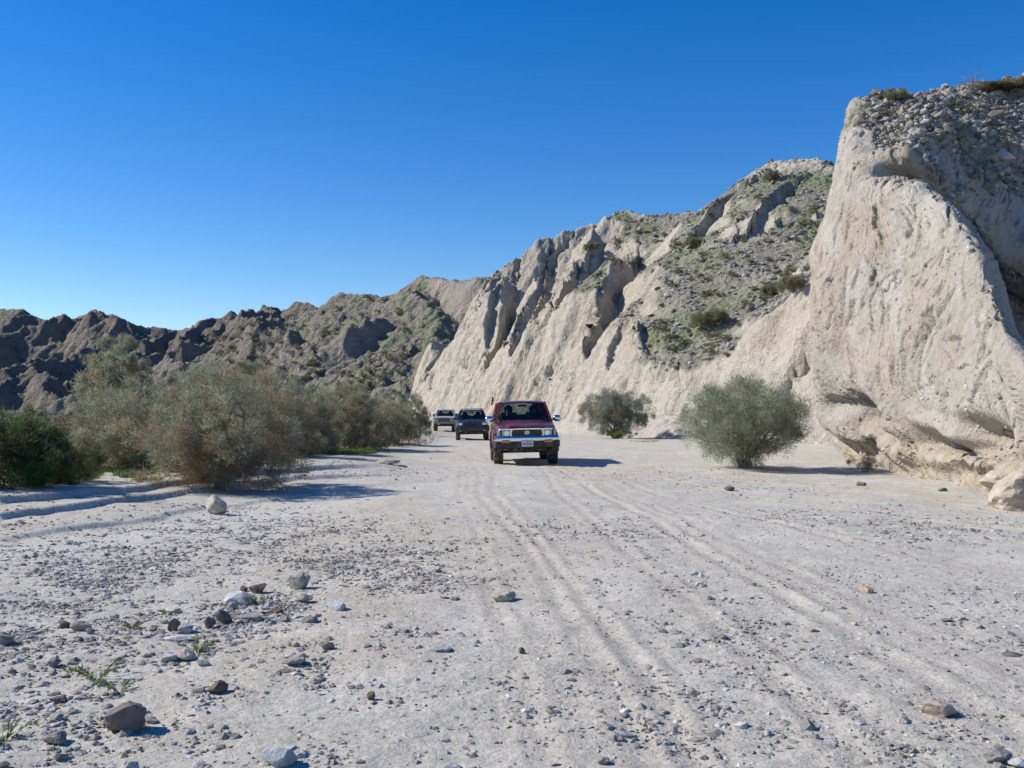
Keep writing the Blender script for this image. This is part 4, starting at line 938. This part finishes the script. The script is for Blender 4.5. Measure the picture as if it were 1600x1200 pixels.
M_AMBER = simple('amber_lens', (.75, .20, .02), .2, dirt=.05, coat=.6); M_LENS = simple('headlamp_lens', (.42, .44, .45), .12, .35, dirt=.08, coat=1); M_REFL = simple('lamp_reflector', (.7, .72, .74), .18, 1.0, dirt=0)
M_PLATE = simple('plate_white', (.72, .72, .70), .4, dirt=.1); M_INK = simple('plate_blue_ink', (.05, .07, .25), .5, dirt=0); M_SEAT = simple('seat_cloth', (.12, .11, .11), .9, dirt=.05); M_UNDER = simple('underbody', (.03, .028, .026), .9, dirt=.4)
M_SKIN = simple('skin', (.42, .24, .17), .55, dirt=0); M_HAIR = simple('dark_hair', (.025, .018, .014), .6, dirt=0); M_NAVYSHIRT = simple('dark_shirt', (.035, .04, .055), .9, dirt=0); M_GREYSHIRT = simple('grey_shirt', (.10, .10, .11), .9, dirt=0)
def bmobj(name, bm, mat_, parent=None, smooth=True, bevel=0):
    if bevel: bmesh.ops.bevel(bm, geom=[e for e in bm.edges], offset=bevel, segments=2, affect='EDGES', profile=.6)
    bmesh.ops.recalc_face_normals(bm, faces=bm.faces); me = bpy.data.meshes.new(name); bm.to_mesh(me); bm.free()
    me.polygons.foreach_set('use_smooth', [smooth] * len(me.polygons))
    o = link(name, me, mat_, parent)
    if smooth:
        try: me.set_sharp_from_angle(angle=R(38))
        except Exception: pass
    return o
def bx(bm, c, s, rot=None):
    M = Matrix.Translation(c) @ (rot.to_matrix().to_4x4() if rot else Matrix()) @ Matrix.Diagonal((*s, 1)); bmesh.ops.create_cube(bm, size=1, matrix=M)
def box(name, c, s, mat_, parent, bevel=.01, rot=None):
    bm = bmesh.new(); bx(bm, c, s, rot); return bmobj(name, bm, mat_, parent, True, min(bevel, min(s) * .45))
def beam(bm, a, b, w_, d_):
    a, b = Vector(a), Vector(b); v = b - a; q = v.to_track_quat('Z', 'Y'); M = Matrix.Translation((a + b) / 2) @ q.to_matrix().to_4x4() @ Matrix.Diagonal((w_, d_, v.length, 1)); bmesh.ops.create_cube(bm, size=1, matrix=M)
def cyl(bm, c, r_, d_, axis='X', seg=28, r2=None):
    rt = {'X': Euler((0, R(90), 0)), 'Y': Euler((R(90), 0, 0)), 'Z': Euler((0, 0, 0))}[axis]
    bmesh.ops.create_cone(bm, cap_ends=True, segments=seg, radius1=r_, radius2=r2 if r2 is not None else r_, depth=d_, matrix=Matrix.Translation(c) @ rt.to_matrix().to_4x4())
def sheet(name, pts, mat_, parent, thick=.012):
    """pts: rows x cols of points -> a thin closed panel"""
    P_ = np.array(pts, float); nr_, nc_ = P_.shape[:2]; bm = bmesh.new(); vs = [[bm.verts.new(P_[i, j]) for j in range(nc_)] for i in range(nr_)]
    for i in range(nr_ - 1):
        for j in range(nc_ - 1): bm.faces.new((vs[i][j], vs[i][j + 1], vs[i + 1][j + 1], vs[i + 1][j]))
    bmesh.ops.recalc_face_normals(bm, faces=bm.faces)
    if thick: bmesh.ops.solidify(bm, geom=bm.faces[:], thickness=thick)
    return bmobj(name, bm, mat_, parent)
WHEELS = {}
def wheel(parent, x, y, r_, w_, key, rimmat):
    if key not in WHEELS:
        prof = [(.60, -.50), (.72, -.50), (.90, -.50), (.965, -.44), (1.0, -.34), (1.0, .34), (.965, .44), (.90, .50), (.72, .50), (.60, .50)]
        bm = bmesh.new(); seg = 48; rings = []
        for i in range(seg):
            a = 2 * math.pi * i / seg; rings.append([bm.verts.new((q_ * w_, math.cos(a) * p_ * r_ * (1.0 if p_ < .99 else (1.0 if i % 2 else .975)), math.sin(a) * p_ * r_ * (1.0 if p_ < .99 else (1.0 if i % 2 else .975)))) for p_, q_ in prof])
        for i in range(seg):
            A_, B_ = rings[i], rings[(i + 1) % seg]
            for j in range(len(prof)): k = (j + 1) % len(prof); bm.faces.new((A_[j], A_[k], B_[k], B_[j]))
        t_ = bmobj('tyre', bm, M_TYRE); bm = bmesh.new(); cyl(bm, (0, 0, 0), r_ * .62, w_ * .8, 'X', 32)
        for sx in (-1, 1):
            cyl(bm, (sx * w_ * .42, 0, 0), r_ * .18, w_ * .12, 'X', 16)
            for k in range(6):
                a = k * math.pi / 3; bx(bm, (sx * w_ * .41, math.cos(a) * r_ * .36, math.sin(a) * r_ * .36), (w_ * .08, r_ * .42, r_ * .12), Euler((a, 0, 0)))
        r__ = bmobj('rim', bm, rimmat); WHEELS[key] = (t_.data, r__.data); bpy.data.objects.remove(t_); bpy.data.objects.remove(r__)
    e = bpy.data.objects.new('wheel', None); C.objects.link(e); e.parent = parent; e.location = (x, y, r_); e.empty_display_size = .2
    for nm, d in zip(('tyre', 'rim'), WHEELS[key]): o = bpy.data.objects.new(nm, d); C.objects.link(o); o.parent = e
    return e
def lower_body(name, st, wy, ra, rw, mat_, parent, zb=.48):
    """st: stations (y, halfwidth, ztop, crown). wheel arches at wy with radius ra round height rw"""
    ys = sorted(set([s[0] for s in st] + [w0 + d for w0 in wy for d in np.linspace(-ra, ra, 13)])); S = np.array(st)
    bm = bmesh.new(); rings = []
    for yy in ys:
        hw, zt, crn = (np.interp(yy, S[:, 0], S[:, k]) for k in (1, 2, 3)); zs = zb
        for w0 in wy:
            d = abs(yy - w0)
            if d <= ra + 1e-6: zs = max(zs, rw + math.sqrt(max(ra * ra - d * d, 0)))
        zm = max(.5 * (zs + zt), zs + .03)
        half = [(0, zb + .02), (hw * .70, zb + .02), (hw * .72, max(zs - .02, zb + .02)), (hw * .99, zs), (hw * 1.0, zs + .025), (hw * 1.0, zm), (hw * .988, zt - .07), (hw * .955, zt - .02), (hw * .87, zt), (hw * .45, zt + crn * .8), (0, zt + crn)]
        ring = [bm.verts.new((a, yy, b)) for a, b in half] + [bm.verts.new((-a, yy, b)) for a, b in half[-2:0:-1]]; rings.append(ring)
    for A_, B_ in zip(rings[:-1], rings[1:]):
        n = len(A_)
        for j in range(n): bm.faces.new((A_[j], A_[(j + 1) % n], B_[(j + 1) % n], B_[j]))
    bm.faces.new(rings[0]); bm.faces.new(rings[-1][::-1]); return bmobj(name, bm, mat_, parent)
def grille_loop(bm, w_, h_, y, z, t_, cut=.05):
    """rounded trapezoid frame seen from the front"""
    pts = [(-w_ / 2 + cut, -h_ / 2), (w_ / 2 - cut, -h_ / 2), (w_ / 2, -h_ / 2 + cut), (w_ / 2 - cut * .4, h_ / 2 - cut * .6), (w_ / 2 - cut * 1.3, h_ / 2), (-w_ / 2 + cut * 1.3, h_ / 2), (-w_ / 2 + cut * .4, h_ / 2 - cut * .6), (-w_ / 2, -h_ / 2 + cut)]
    for a, b in zip(pts, pts[1:] + pts[:1]): beam(bm, (a[0], y, z + a[1]), (b[0], y, z + b[1]), t_, t_)
def plate(parent, y, z, w_=.305, h_=.152, x=0):
    pl = box('license_plate', (x, y, z), (w_, .012, h_), M_PLATE, parent, .004); bm = bmesh.new()
    for k in range(7): bx(bm, (x - w_ * .39 + k * w_ * .13, y - .0075, z - .012), (w_ * .075, .003, h_ * .42))
    bx(bm, (x, y - .0075, z + h_ * .33), (w_ * .4, .003, h_ * .10)); bmobj('plate_marks', bm, M_INK, pl, False)
def mirror(parent, s, x, y, z, mat_, w_=.20, h_=.15):
    bm = bmesh.new(); bmesh.ops.create_uvsphere(bm, u_segments=20, v_segments=12, radius=1, matrix=Matrix.Translation((s * (x + w_ * .55), y, z)) @ Matrix.Diagonal((w_ * .5, .07, h_ * .5, 1)))
    for v in bm.verts: v.co.y = min(v.co.y, y + .03)
    o = bmobj('mirror', bm, mat_, parent); bm = bmesh.new(); beam(bm, (s * (x - .05), y + .02, z - .05), (s * (x + w_ * .3), y, z - .02), .04, .04); bmobj('mirror_arm', bm, M_BLK, o, False)
def cabin(parent, g, mat_, glass=M_GLASS, pillar=.055):
    """g: belt z, roof z, half width belt/roof, y of windscreen foot/top, y of pillars, y rear belt/roof"""
    zb, zr, hb, hr, y0, y1, yB, yC, y2, y3, cr_ = (g[k] for k in ('zb', 'zr', 'hb', 'hr', 'y0', 'y1', 'yB', 'yC', 'y2', 'y3', 'crown'))
    lx = lambda z: hb + (hr - hb) * (z - zb) / (zr - zb)
    bm = bmesh.new()
    for s in (-1, 1):
        beam(bm, (s * (hb - .01), y0, zb - .02), (s * (hr - .01), y1, zr - .01), pillar, pillar)
        for yy in (yB, yC): beam(bm, (s * (hb - .02), yy, zb - .02), (s * (hr - .015), yy, zr), .05, .09)
        beam(bm, (s * (hb - .03), y2, zb - .02), (s * (hr - .03), y3, zr), .07, .13); beam(bm, (s * (hr - .012), y1 - .02, zr - .01), (s * (hr - .012), y3, zr - .005), .05, .06); beam(bm, (s * (hb - .005), y0, zb - .005), (s * (hb - .005), y2, zb - .005), .05, .05)
    bmobj('pillars', bm, mat_, parent, True)
    rows = []
    for yy, dz in ((y1 - .05, -.035), (y1 + .02, -.004), (y1 + .35, .022), ((y1 + y3) / 2, .03), (y3 - .1, .015), (y3 + .03, -.02)):
        rows.append([(u * (hr + .012), yy, zr + dz + cr_ * (1 - abs(u) ** 2.6) - (.03 if abs(u) > .97 else 0)) for u in (-1, -.93, -.75, -.4, 0, .4, .75, .93, 1)])
    roof = sheet('roof', rows, mat_, parent, .03)
    U = (-1, -.6, 0, .6, 1)
    ws = sheet('windshield', [[(u * (lx(z) - .045), y0 + (y1 - y0) * (z - zb) / (zr - zb) - .035 * (1 - u * u), z) for u in U] for z in (zb + .005, (zb + zr) / 2, zr - .02)], glass, parent, 0)
    bm = bmesh.new(); e0 = zb + .012
    for s in (-1, 1): beam(bm, (s * .02 - .03 * 0, y0 - .052, e0 + .01), (s * .02 + .5 * (1 if s > 0 else -1) * .9, y0 - .030, e0 + .03), .012, .018)
    bmobj('wipers', bm, M_BLK, ws, False)
    for s in (-1, 1):
        for a, b in ((y0 + .12, yB - .06), (yB + .06, yC - .06), (yC + .06, y2 - .10)):
            a2 = max(a, y1 + .02); sheet('side_window', [[(s * (hb - .028), a, zb + .01), (s * (hb - .028), b, zb + .01)], [(s * (hr - .018), a2, zr - .03), (s * (hr - .018), b, zr - .03)]], glass, parent, 0)
    sheet('rear_window', [[(-hb + .08, y2 + .02, zb), (hb - .08, y2 + .02, zb)], [(-hr + .07, y3 + .02, zr - .03), (hr - .07, y3 + .02, zr - .03)]], glass, parent, 0)
    box('dashboard', (0, y0 + .28, zb - .08), (hb * 1.8, .5, .16), M_BLK, parent, .03)
    for s in (-1, 1):
        bm = bmesh.new(); bx(bm, (s * .36, y1 + .62, zb - .02), (.46, .13, .56)); bx(bm, (s * .36, y1 + .66, zb + .34), (.24, .09, .16)); bx(bm, (s * .36, y1 + .38, zb - .30), (.46, .5, .14)); bmobj('front_seat', bm, M_SEAT, parent, True, .025)
    bm = bmesh.new(); bx(bm, (0, yC - .1, zb - .05), (hb * 1.6, .14, .5)); bmobj('rear_seat', bm, M_SEAT, parent, True, .03)
    bm = bmesh.new(); bx(bm, (0, y1 - .06, zr - .09), (.24, .03, .06)); bmobj('rear_view_mirror', bm, M_BLK, parent, True, .008)
    bm = bmesh.new(); sx = g.get('drv', 1) * .36; ctr = Vector((sx, y0 + .55, zb + .04)); pr = None
    for k in range(25):
        a = 2 * math.pi * k / 24; p = ctr + Vector((math.cos(a) * .185, math.sin(a) * .07, math.sin(a) * .17))
        if pr is not None: beam(bm, pr, p, .025, .025)
        pr = p
    beam(bm, ctr - Vector((.17, 0, 0)), ctr + Vector((.17, 0, 0)), .03, .03); beam(bm, ctr, ctr + Vector((0, -.2, -.12)), .05, .05); bmobj('steering_wheel', bm, M_BLK, parent)
def place_vehicle(e, px, Yd, yaw, roll=0):
    x_ = (px - 800) / F * Yd; z_ = float(ground_z(np.array([x_]), np.array([Yd + 1.5]))[0]); e.location = (x_, Yd, z_ - .01); e.rotation_euler = (0, roll, yaw)

# the red sport-utility car at the head of the convoy
RED = paint('maroon_paint', (.14, .008, .014), .25, .28, .25)
car = empty('off_road_car')
tag(car, 'dusty maroon off-road car with chrome bumper and mirrors leading the convoy', 'car')
lower_body('body', [(.10, .70, .985, .02), (.16, .765, 1.02, .03), (.40, .80, 1.075, .035), (.9, .825, 1.12, .03), (1.22, .835, 1.16, .01), (1.5, .84, 1.14, 0), (3.0, .845, 1.14, 0), (4.35, .83, 1.14, 0), (4.55, .78, 1.10, 0)], (.86, 3.54), .45, .38, RED, car, .52)
for s in (-1, 1):
    for w0 in (.86, 3.54):
        bm = bmesh.new(); pr = None
        for k in range(13):
            a = math.pi * k / 12 * 1.04 - .06; p = (s * .85, w0 + math.cos(a) * .455, .40 + math.sin(a) * .455)
            if pr: beam(bm, pr, p, .05, .06)
            pr = p
        bmobj('fender_flare', bm, RED, car)
# bonnet panel: raised centre with creases
rows = []
for yy, zz, hw in ((.13, 1.012, .66), (.2, 1.045, .72), (.45, 1.10, .755), (.8, 1.145, .775), (1.17, 1.185, .78)):
    rows.append([(u * hw, yy - .04 * (1 - u * u), zz + .028 * (1 if abs(u) < .62 else 0) - .03 * (abs(u) > .9)) for u in (-1, -.92, -.70, -.60, -.3, 0, .3, .60, .70, .92, 1)])
sheet('hood', rows, RED, car, .02)
cabin(car, dict(zb=1.17, zr=1.70, hb=.775, hr=.635, y0=1.22, y1=1.80, yB=2.35, yC=3.30, y2=4.42, y3=4.20, crown=.035, drv=1), RED)
# face
box('front_panel', (0, .11, .84), (1.42, .10, .30), M_BLK, car, .02)
bm = bmesh.new(); grille_loop(bm, .86, .215, .045, .875, .035, .05); bx(bm, (0, .05, .978), (1.36, .05, .028)); g_ = bmobj('grille_surround', bm, M_CHROME, car, True)
box('grille', (0, .065, .872), (.80, .02, .17), M_BLK, car, .004)
bm = bmesh.new()
for k in range(3): bx(bm, (0, .05, .83 + k * .042), (.76, .012, .012))
bmobj('grille_bars', bm, simple('dark_grey_plastic', (.06, .06, .065), .4), car, False)
bm = bmesh.new(); pr = None
for (rx_, rz_) in ((.062, .042), (.024, .040)):
    pr = None
    for k in range(21):
        a = 2 * math.pi * k / 20; p = (math.cos(a) * rx_, .032, .885 + math.sin(a) * rz_)
        if pr: beam(bm, pr, p, .012, .012)
        pr = p
pr = None
for k in range(17):
    a = 2 * math.pi * k / 16; p = (math.cos(a) * .040, .032, .905 + math.sin(a) * .015)
    if pr: beam(bm, pr, p, .010, .010)
    pr = p
bmobj('emblem', bm, M_CHROME, car)
for s in (-1, 1):
    h_ = box('headlight', (s * .545, .085, .875), (.235, .07, .185), M_LENS, car, .02)
    bm = bmesh.new(); cyl(bm, (s * .535, .052, .872), .065, .02, 'Y', 20); bmobj('bulb_reflector', bm, M_REFL, h_)
    bm = bmesh.new(); beam(bm, (s * .43, .052, .783), (s * .66, .052, .783), .014, .014); beam(bm, (s * .43, .052, .968), (s * .66, .052, .968), .014, .014); beam(bm, (s * .43, .052, .783), (s * .43, .052, .968), .014, .014); bmobj('lamp_rim', bm, M_CHROME, h_, False)
    box('corner_light', (s * .722, .135, .875), (.105, .12, .175), M_LENS, car, .02, Euler((0, 0, s * .35)))
# chrome bumper wrapping round the corners, black lower valance
def bumper(name, hw, y, z0, z1, mat_, wrap=.42, dep=.06, rnd=.02):
    pth = [(-hw, y + wrap), (-hw + .005, y + .16), (-hw + .05, y + .06), (-hw + .16, y + .015), (-hw * .5, y), (0, y - .012), (hw * .5, y), (hw - .16, y + .015), (hw - .05, y + .06), (hw - .005, y + .16), (hw, y + wrap)]
    zz = np.linspace(z0, z1, 5); rows = [[(a, b + rnd * (2 * (z - z0) / (z1 - z0) - 1) ** 2, z) for a, b in pth] for z in zz]; return sheet(name, rows, mat_, car if car else None, dep)
bumper('bumper', .845, -.03, .695, .765, M_CHROME, .40, -.05)
bumper('lower_valance', .838, -.005, .505, .683, M_BLK, .36, -.05, .012)
bm = bmesh.new(); bx(bm, (0, .10, .455), (1.05, .12, .12)); bx(bm, (0, .25, .42), (.7, .3, .05)); bmobj('air_dam', bm, M_UNDER, car, True, .02)
for s in (-1, 1):
    box('turn_signal', (s * .555, -.070, .652), (.215, .03, .052), M_AMBER, car, .008)
    box('bumper_end_cap', (s * .80, .09, .60), (.06, .12, .14), simple('grey_plastic', (.10, .10, .10), .5), car, .02)
    mirror(car, s, .80, 1.42, 1.245, M_CHROME, .25, .19)
plate(car, -.085, .60)
for s in (-1, 1):
    for w0 in (.86, 3.54): wheel(car, s * .735, w0, .385, .25, 'red', M_RIM)
bm = bmesh.new(); bx(bm, (0, 2.4, .45), (.7, 3.9, .16)); cyl(bm, (0, .86, .37), .045, 1.3, 'X', 10); cyl(bm, (0, 3.54, .37), .05, 1.3, 'X', 10); bx(bm, (.12, 3.54, .34), (.24, .26, .22)); bmobj('underbody', bm, M_UNDER, car)
for s in (-1, 1):
    for yy in (1.85, 2.8): box('door_handle', (s * .852, yy, .98), (.02, .13, .03), M_BLK, car, .006)
place_vehicle(car, 824.5, 26.2, R(3.0), R(-1.1))

# the two people in the red car
def person(parent_e, x, y, z, shirt, label, arm=True):
    """seated figure grown from one skeleton; local to the car, then placed top-level"""
    J = {'pel': (0, 0, 0), 'sp': (0, .06, .26), 'ch': (0, .08, .46), 'nk': (0, .06, .58), 'hb': (0, .045, .66), 'ht': (0, .05, .80),
         'lk': (-.12, -.44, .06), 'rk': (.12, -.44, .06), 'lf': (-.13, -.52, -.34), 'rf': (.13, -.52, -.34), 'lt': (-.13, -.68, -.36), 'rt': (.13, -.68, -.36),
         'ls': (-.19, .07, .48), 'rs': (.19, .07, .48), 'le': (-.25, -.12, .30), 're': (.25, -.12, .30), 'lh': (-.15, -.36, .42) if arm else (-.12, -.30, .12), 'rh': (.15, -.36, .42) if arm else (.12, -.30, .12)}
    Rr = {'pel': .15, 'sp': .135, 'ch': .145, 'nk': .055, 'hb': .078, 'ht': .072, 'lk': .065, 'rk': .065, 'lf': .045, 'rf': .045, 'lt': .04, 'rt': .04, 'ls': .068, 'rs': .068, 'le': .043, 're': .043, 'lh': .032, 'rh': .032}
    E_ = [('pel', 'sp'), ('sp', 'ch'), ('ch', 'nk'), ('nk', 'hb'), ('hb', 'ht'), ('pel', 'lk'), ('lk', 'lf'), ('lf', 'lt'), ('pel', 'rk'), ('rk', 'rf'), ('rf', 'rt'), ('ch', 'ls'), ('ls', 'le'), ('le', 'lh'), ('ch', 'rs'), ('rs', 're'), ('re', 'rh')]
    ks = list(J); me = bpy.data.meshes.new('person'); me.from_pydata([J[k] for k in ks], [(ks.index(a), ks.index(b)) for a, b in E_], []); o = bpy.data.objects.new('person', me); C.objects.link(o)
    md = o.modifiers.new('skin', 'SKIN'); sv_ = me.skin_vertices[0].data
    for i, k in enumerate(ks): sv_[i].radius = (Rr[k], Rr[k] * (.75 if k in ('pel', 'sp', 'ch') else 1)); sv_[i].use_root = (k == 'pel')
    o.modifiers.new('sub', 'SUBSURF').levels = 2
    dg = bpy.context.evaluated_depsgraph_get(); m2 = bpy.data.meshes.new_from_object(o.evaluated_get(dg)); bpy.data.objects.remove(o)
    o = bpy.data.objects.new('person', m2); C.objects.link(o); m2.materials.clear(); m2.materials.append(shirt); m2.materials.append(M_SKIN)
    for pl in m2.polygons:
        c = pl.center; pl.material_index = 1 if (c.z > .565 or (c.y < -.31 and c.z > .2)) else 0; pl.use_smooth = True
    bm = bmesh.new(); bmesh.ops.create_uvsphere(bm, u_segments=20, v_segments=14, radius=1, matrix=Matrix.Translation((0, .075, .765)) @ Matrix.Diagonal((.088, .10, .105, 1)))
    for v in bm.verts:
        if v.co.y < .0: v.co.y = max(v.co.y, -.005 + .06 * max(0, .80 - v.co.z))
        v.co.z = max(v.co.z, .66)
    bmobj('hair', bm, M_HAIR, o)
    bm = bmesh.new(); bmesh.ops.create_cone(bm, cap_ends=True, segments=8, radius1=.016, radius2=.006, depth=.035, matrix=Matrix.Translation((0, -.045, .725)) @ Euler((R(75), 0, 0)).to_matrix().to_4x4()); bmobj('nose', bm, M_SKIN, o)
    bm = bmesh.new()
    for s in (-1, 1): bmesh.ops.create_uvsphere(bm, u_segments=8, v_segments=6, radius=.009, matrix=Matrix.Translation((s * .03, -.027, .745)))
    bmobj('eyes', bm, M_HAIR, o)
    bpy.context.view_layer.update(); M_ = parent_e.matrix_world; o.location = M_ @ Vector((x, y, z)); o.rotation_euler = parent_e.rotation_euler
    return tag(o, label, 'person')
person(car, -.36, 2.32, .78, M_NAVYSHIRT, 'dark-haired person at the left of the windscreen in the red car, hand raised')
person(car, .36, 2.34, .78, M_GREYSHIRT, 'dark-haired person at the right of the windscreen in the red car', True)

# the dark blue sport-utility car behind
NAVY = paint('navy_paint', (.012, .022, .07), .3, .25, .22)
car = empty('off_road_car'); tag(car, 'dark navy boxy off-road car with roof rails following the red one', 'car')
lower_body('body', [(.06, .80, 1.0, .0), (.12, .83, 1.03, .02), (.6, .86, 1.07, .03), (1.2, .875, 1.10, .02), (1.5, .88, 1.08, 0), (4.2, .87, 1.08, 0), (4.45, .83, 1.05, 0)], (.82, 3.42), .43, .37, NAVY, car, .46)
rows = [[(u * hw, yy - .02 * (1 - u * u), zz + .018 * (abs(u) < .6)) for u in (-1, -.9, -.65, -.55, 0, .55, .65, .9, 1)] for yy, zz, hw in ((.08, 1.02, .74), (.3, 1.06, .78), (.8, 1.10, .80), (1.15, 1.125, .80))]
sheet('hood', rows, NAVY, car, .02)
cabin(car, dict(zb=1.11, zr=1.60, hb=.80, hr=.62, y0=1.2, y1=1.78, yB=2.3, yC=3.2, y2=4.35, y3=4.05, crown=.03, drv=1), NAVY)
box('grille', (0, .05, .865), (.94, .05, .22), M_BLK, car, .01)
for k in range(7): box('grille_bar', (-.36 + .12 * k, .02, .865), (.03, .02, .19), NAVY, car, .004)
for s in (-1, 1):
    h_ = box('headlight', (s * .635, .045, .865), (.26, .05, .19), M_LENS, car, .012); bm = bmesh.new(); bx(bm, (s * .62, .015, .865), (.16, .01, .12)); bmobj('bulb_reflector', bm, M_REFL, h_, False)
    box('corner_light', (s * .80, .10, .865), (.09, .10, .18), M_AMBER if s > 2 else M_LENS, car, .012)
    box('fog_light', (s * .58, -.065, .545), (.20, .03, .07), M_REFL, car, .01)
    box('turn_signal', (s * .74, -.03, .70), (.14, .03, .05), M_AMBER, car, .01)
    mirror(car, s, .82, 1.4, 1.17, M_BLK, .20, .14)
    bm = bmesh.new(); beam(bm, (s * .56, 1.95, 1.69), (s * .56, 3.9, 1.69), .035, .03)
    for yy in (1.98, 2.9, 3.85): beam(bm, (s * .56, yy, 1.615), (s * .56, yy, 1.69), .04, .05)
    bmobj('roof_rail', bm, M_BLK, car)
    for w0 in (.82, 3.42): wheel(car, s * .76, w0, .37, .24, 'navy', M_RIM)
bm = bmesh.new(); bx(bm, (0, 2.1, 1.69), (1.12, .05, .025)); bx(bm, (0, 3.5, 1.69), (1.12, .05, .025)); bmobj('roof_bars', bm, M_BLK, car)
bumper('bumper', .88, -.05, .50, .745, M_BLK, .4, -.05)
bumper('bumper_top', .87, -.03, .75, .79, NAVY, .35, -.04)
plate(car, -.085, .66)
bm = bmesh.new(); bx(bm, (0, .12, .42), (1.2, .14, .14)); bx(bm, (0, 2.3, .42), (.7, 3.6, .14)); cyl(bm, (0, .82, .36), .045, 1.35, 'X', 10); cyl(bm, (0, 3.42, .36), .05, 1.35, 'X', 10); bmobj('underbody', bm, M_UNDER, car)
place_vehicle(car, 738.5, 52.5, R(3.0), R(-1.2))

# the pale truck at the tail
WHITE = paint('dusty_white_paint', (.55, .56, .54), 0, .4, .5); TAN = paint('tan_brown_paint', (.25, .20, .145), 0, .5, .5); OLIVE = paint('olive_paint', (.22, .22, .17), 0, .6, .4)
car = empty('pickup_truck'); tag(car, 'old high off-road truck with white roof and hood and brown front, last in the convoy', 'truck')
lower_body('body', [(.05, .70, .98, 0), (.12, .745, 1.00, .01), (1.2, .77, 1.04, .01), (1.5, .79, 1.06, 0), (2.6, .80, 1.06, 0), (2.75, .80, 1.06, 0)], (.78,), .46, .42, TAN, car, .56)
rows = [[(u * hw, yy, zz + .02 * (abs(u) < .7)) for u in (-1, -.9, -.7, 0, .7, .9, 1)] for yy, zz, hw in ((.02, 1.02, .70), (.2, 1.065, .73), (.7, 1.09, .74), (1.2, 1.115, .75))]
sheet('hood', rows, WHITE, car, .03)
cabin(car, dict(zb=1.10, zr=1.60, hb=.72, hr=.61, y0=1.22, y1=1.55, yB=2.0, yC=2.3, y2=2.7, y3=2.66, crown=.04, drv=1), WHITE)
lower_body('cargo_bed', [(2.80, .94, 1.30, 0), (2.9, 1.0, 1.34, 0), (4.6, 1.0, 1.34, 0), (4.7, .96, 1.30, 0)], (3.7,), .5, .42, OLIVE, car, .62)
box('front_panel', (0, .03, .83), (1.38, .06, .27), TAN, car, .02)
box('grille', (0, -.005, .84), (.80, .03, .17), M_BLK, car, .01)
bm = bmesh.new()
for k in range(4): bx(bm, (0, -.025, .785 + k * .036), (.78, .01, .01))
bmobj('grille_bars', bm, M_CHROME, car, False)
for s in (-1, 1):
    bm = bmesh.new(); cyl(bm, (s * .55, -.01, .85), .088, .05, 'Y', 24); h_ = bmobj('headlight', bm, M_LENS, car); bm = bmesh.new(); cyl(bm, (s * .55, -.03, .85), .06, .02, 'Y', 20); bmobj('bulb_reflector', bm, M_REFL, h_)
    box('turn_signal', (s * .66, -.03, .70), (.10, .03, .05), M_AMBER, car, .008); mirror(car, s, .76, 1.38, 1.2, M_BLK, .16, .2)
    wheel(car, s * .66, .78, .42, .27, 'truck', M_RIM); wheel(car, s * .86, 3.7, .42, .27, 'truck', M_RIM)
    box('fender_flare', (s * .80, .78, .90), (.10, 1.05, .05), TAN, car, .02)
box('bumper', (0, -.11, .64), (1.5, .12, .15), TAN, car, .02)
bm = bmesh.new()
for s in (-1, 1): bx(bm, (s * .36, .02, .60), (.07, .3, .1))
bx(bm, (0, 2.2, .52), (.75, 4.3, .16)); cyl(bm, (0, .78, .42), .05, 1.2, 'X', 10); cyl(bm, (0, 3.7, .42), .06, 1.6, 'X', 10); bmobj('underbody', bm, M_UNDER, car)
place_vehicle(car, 694, 73, R(1.0), 0)
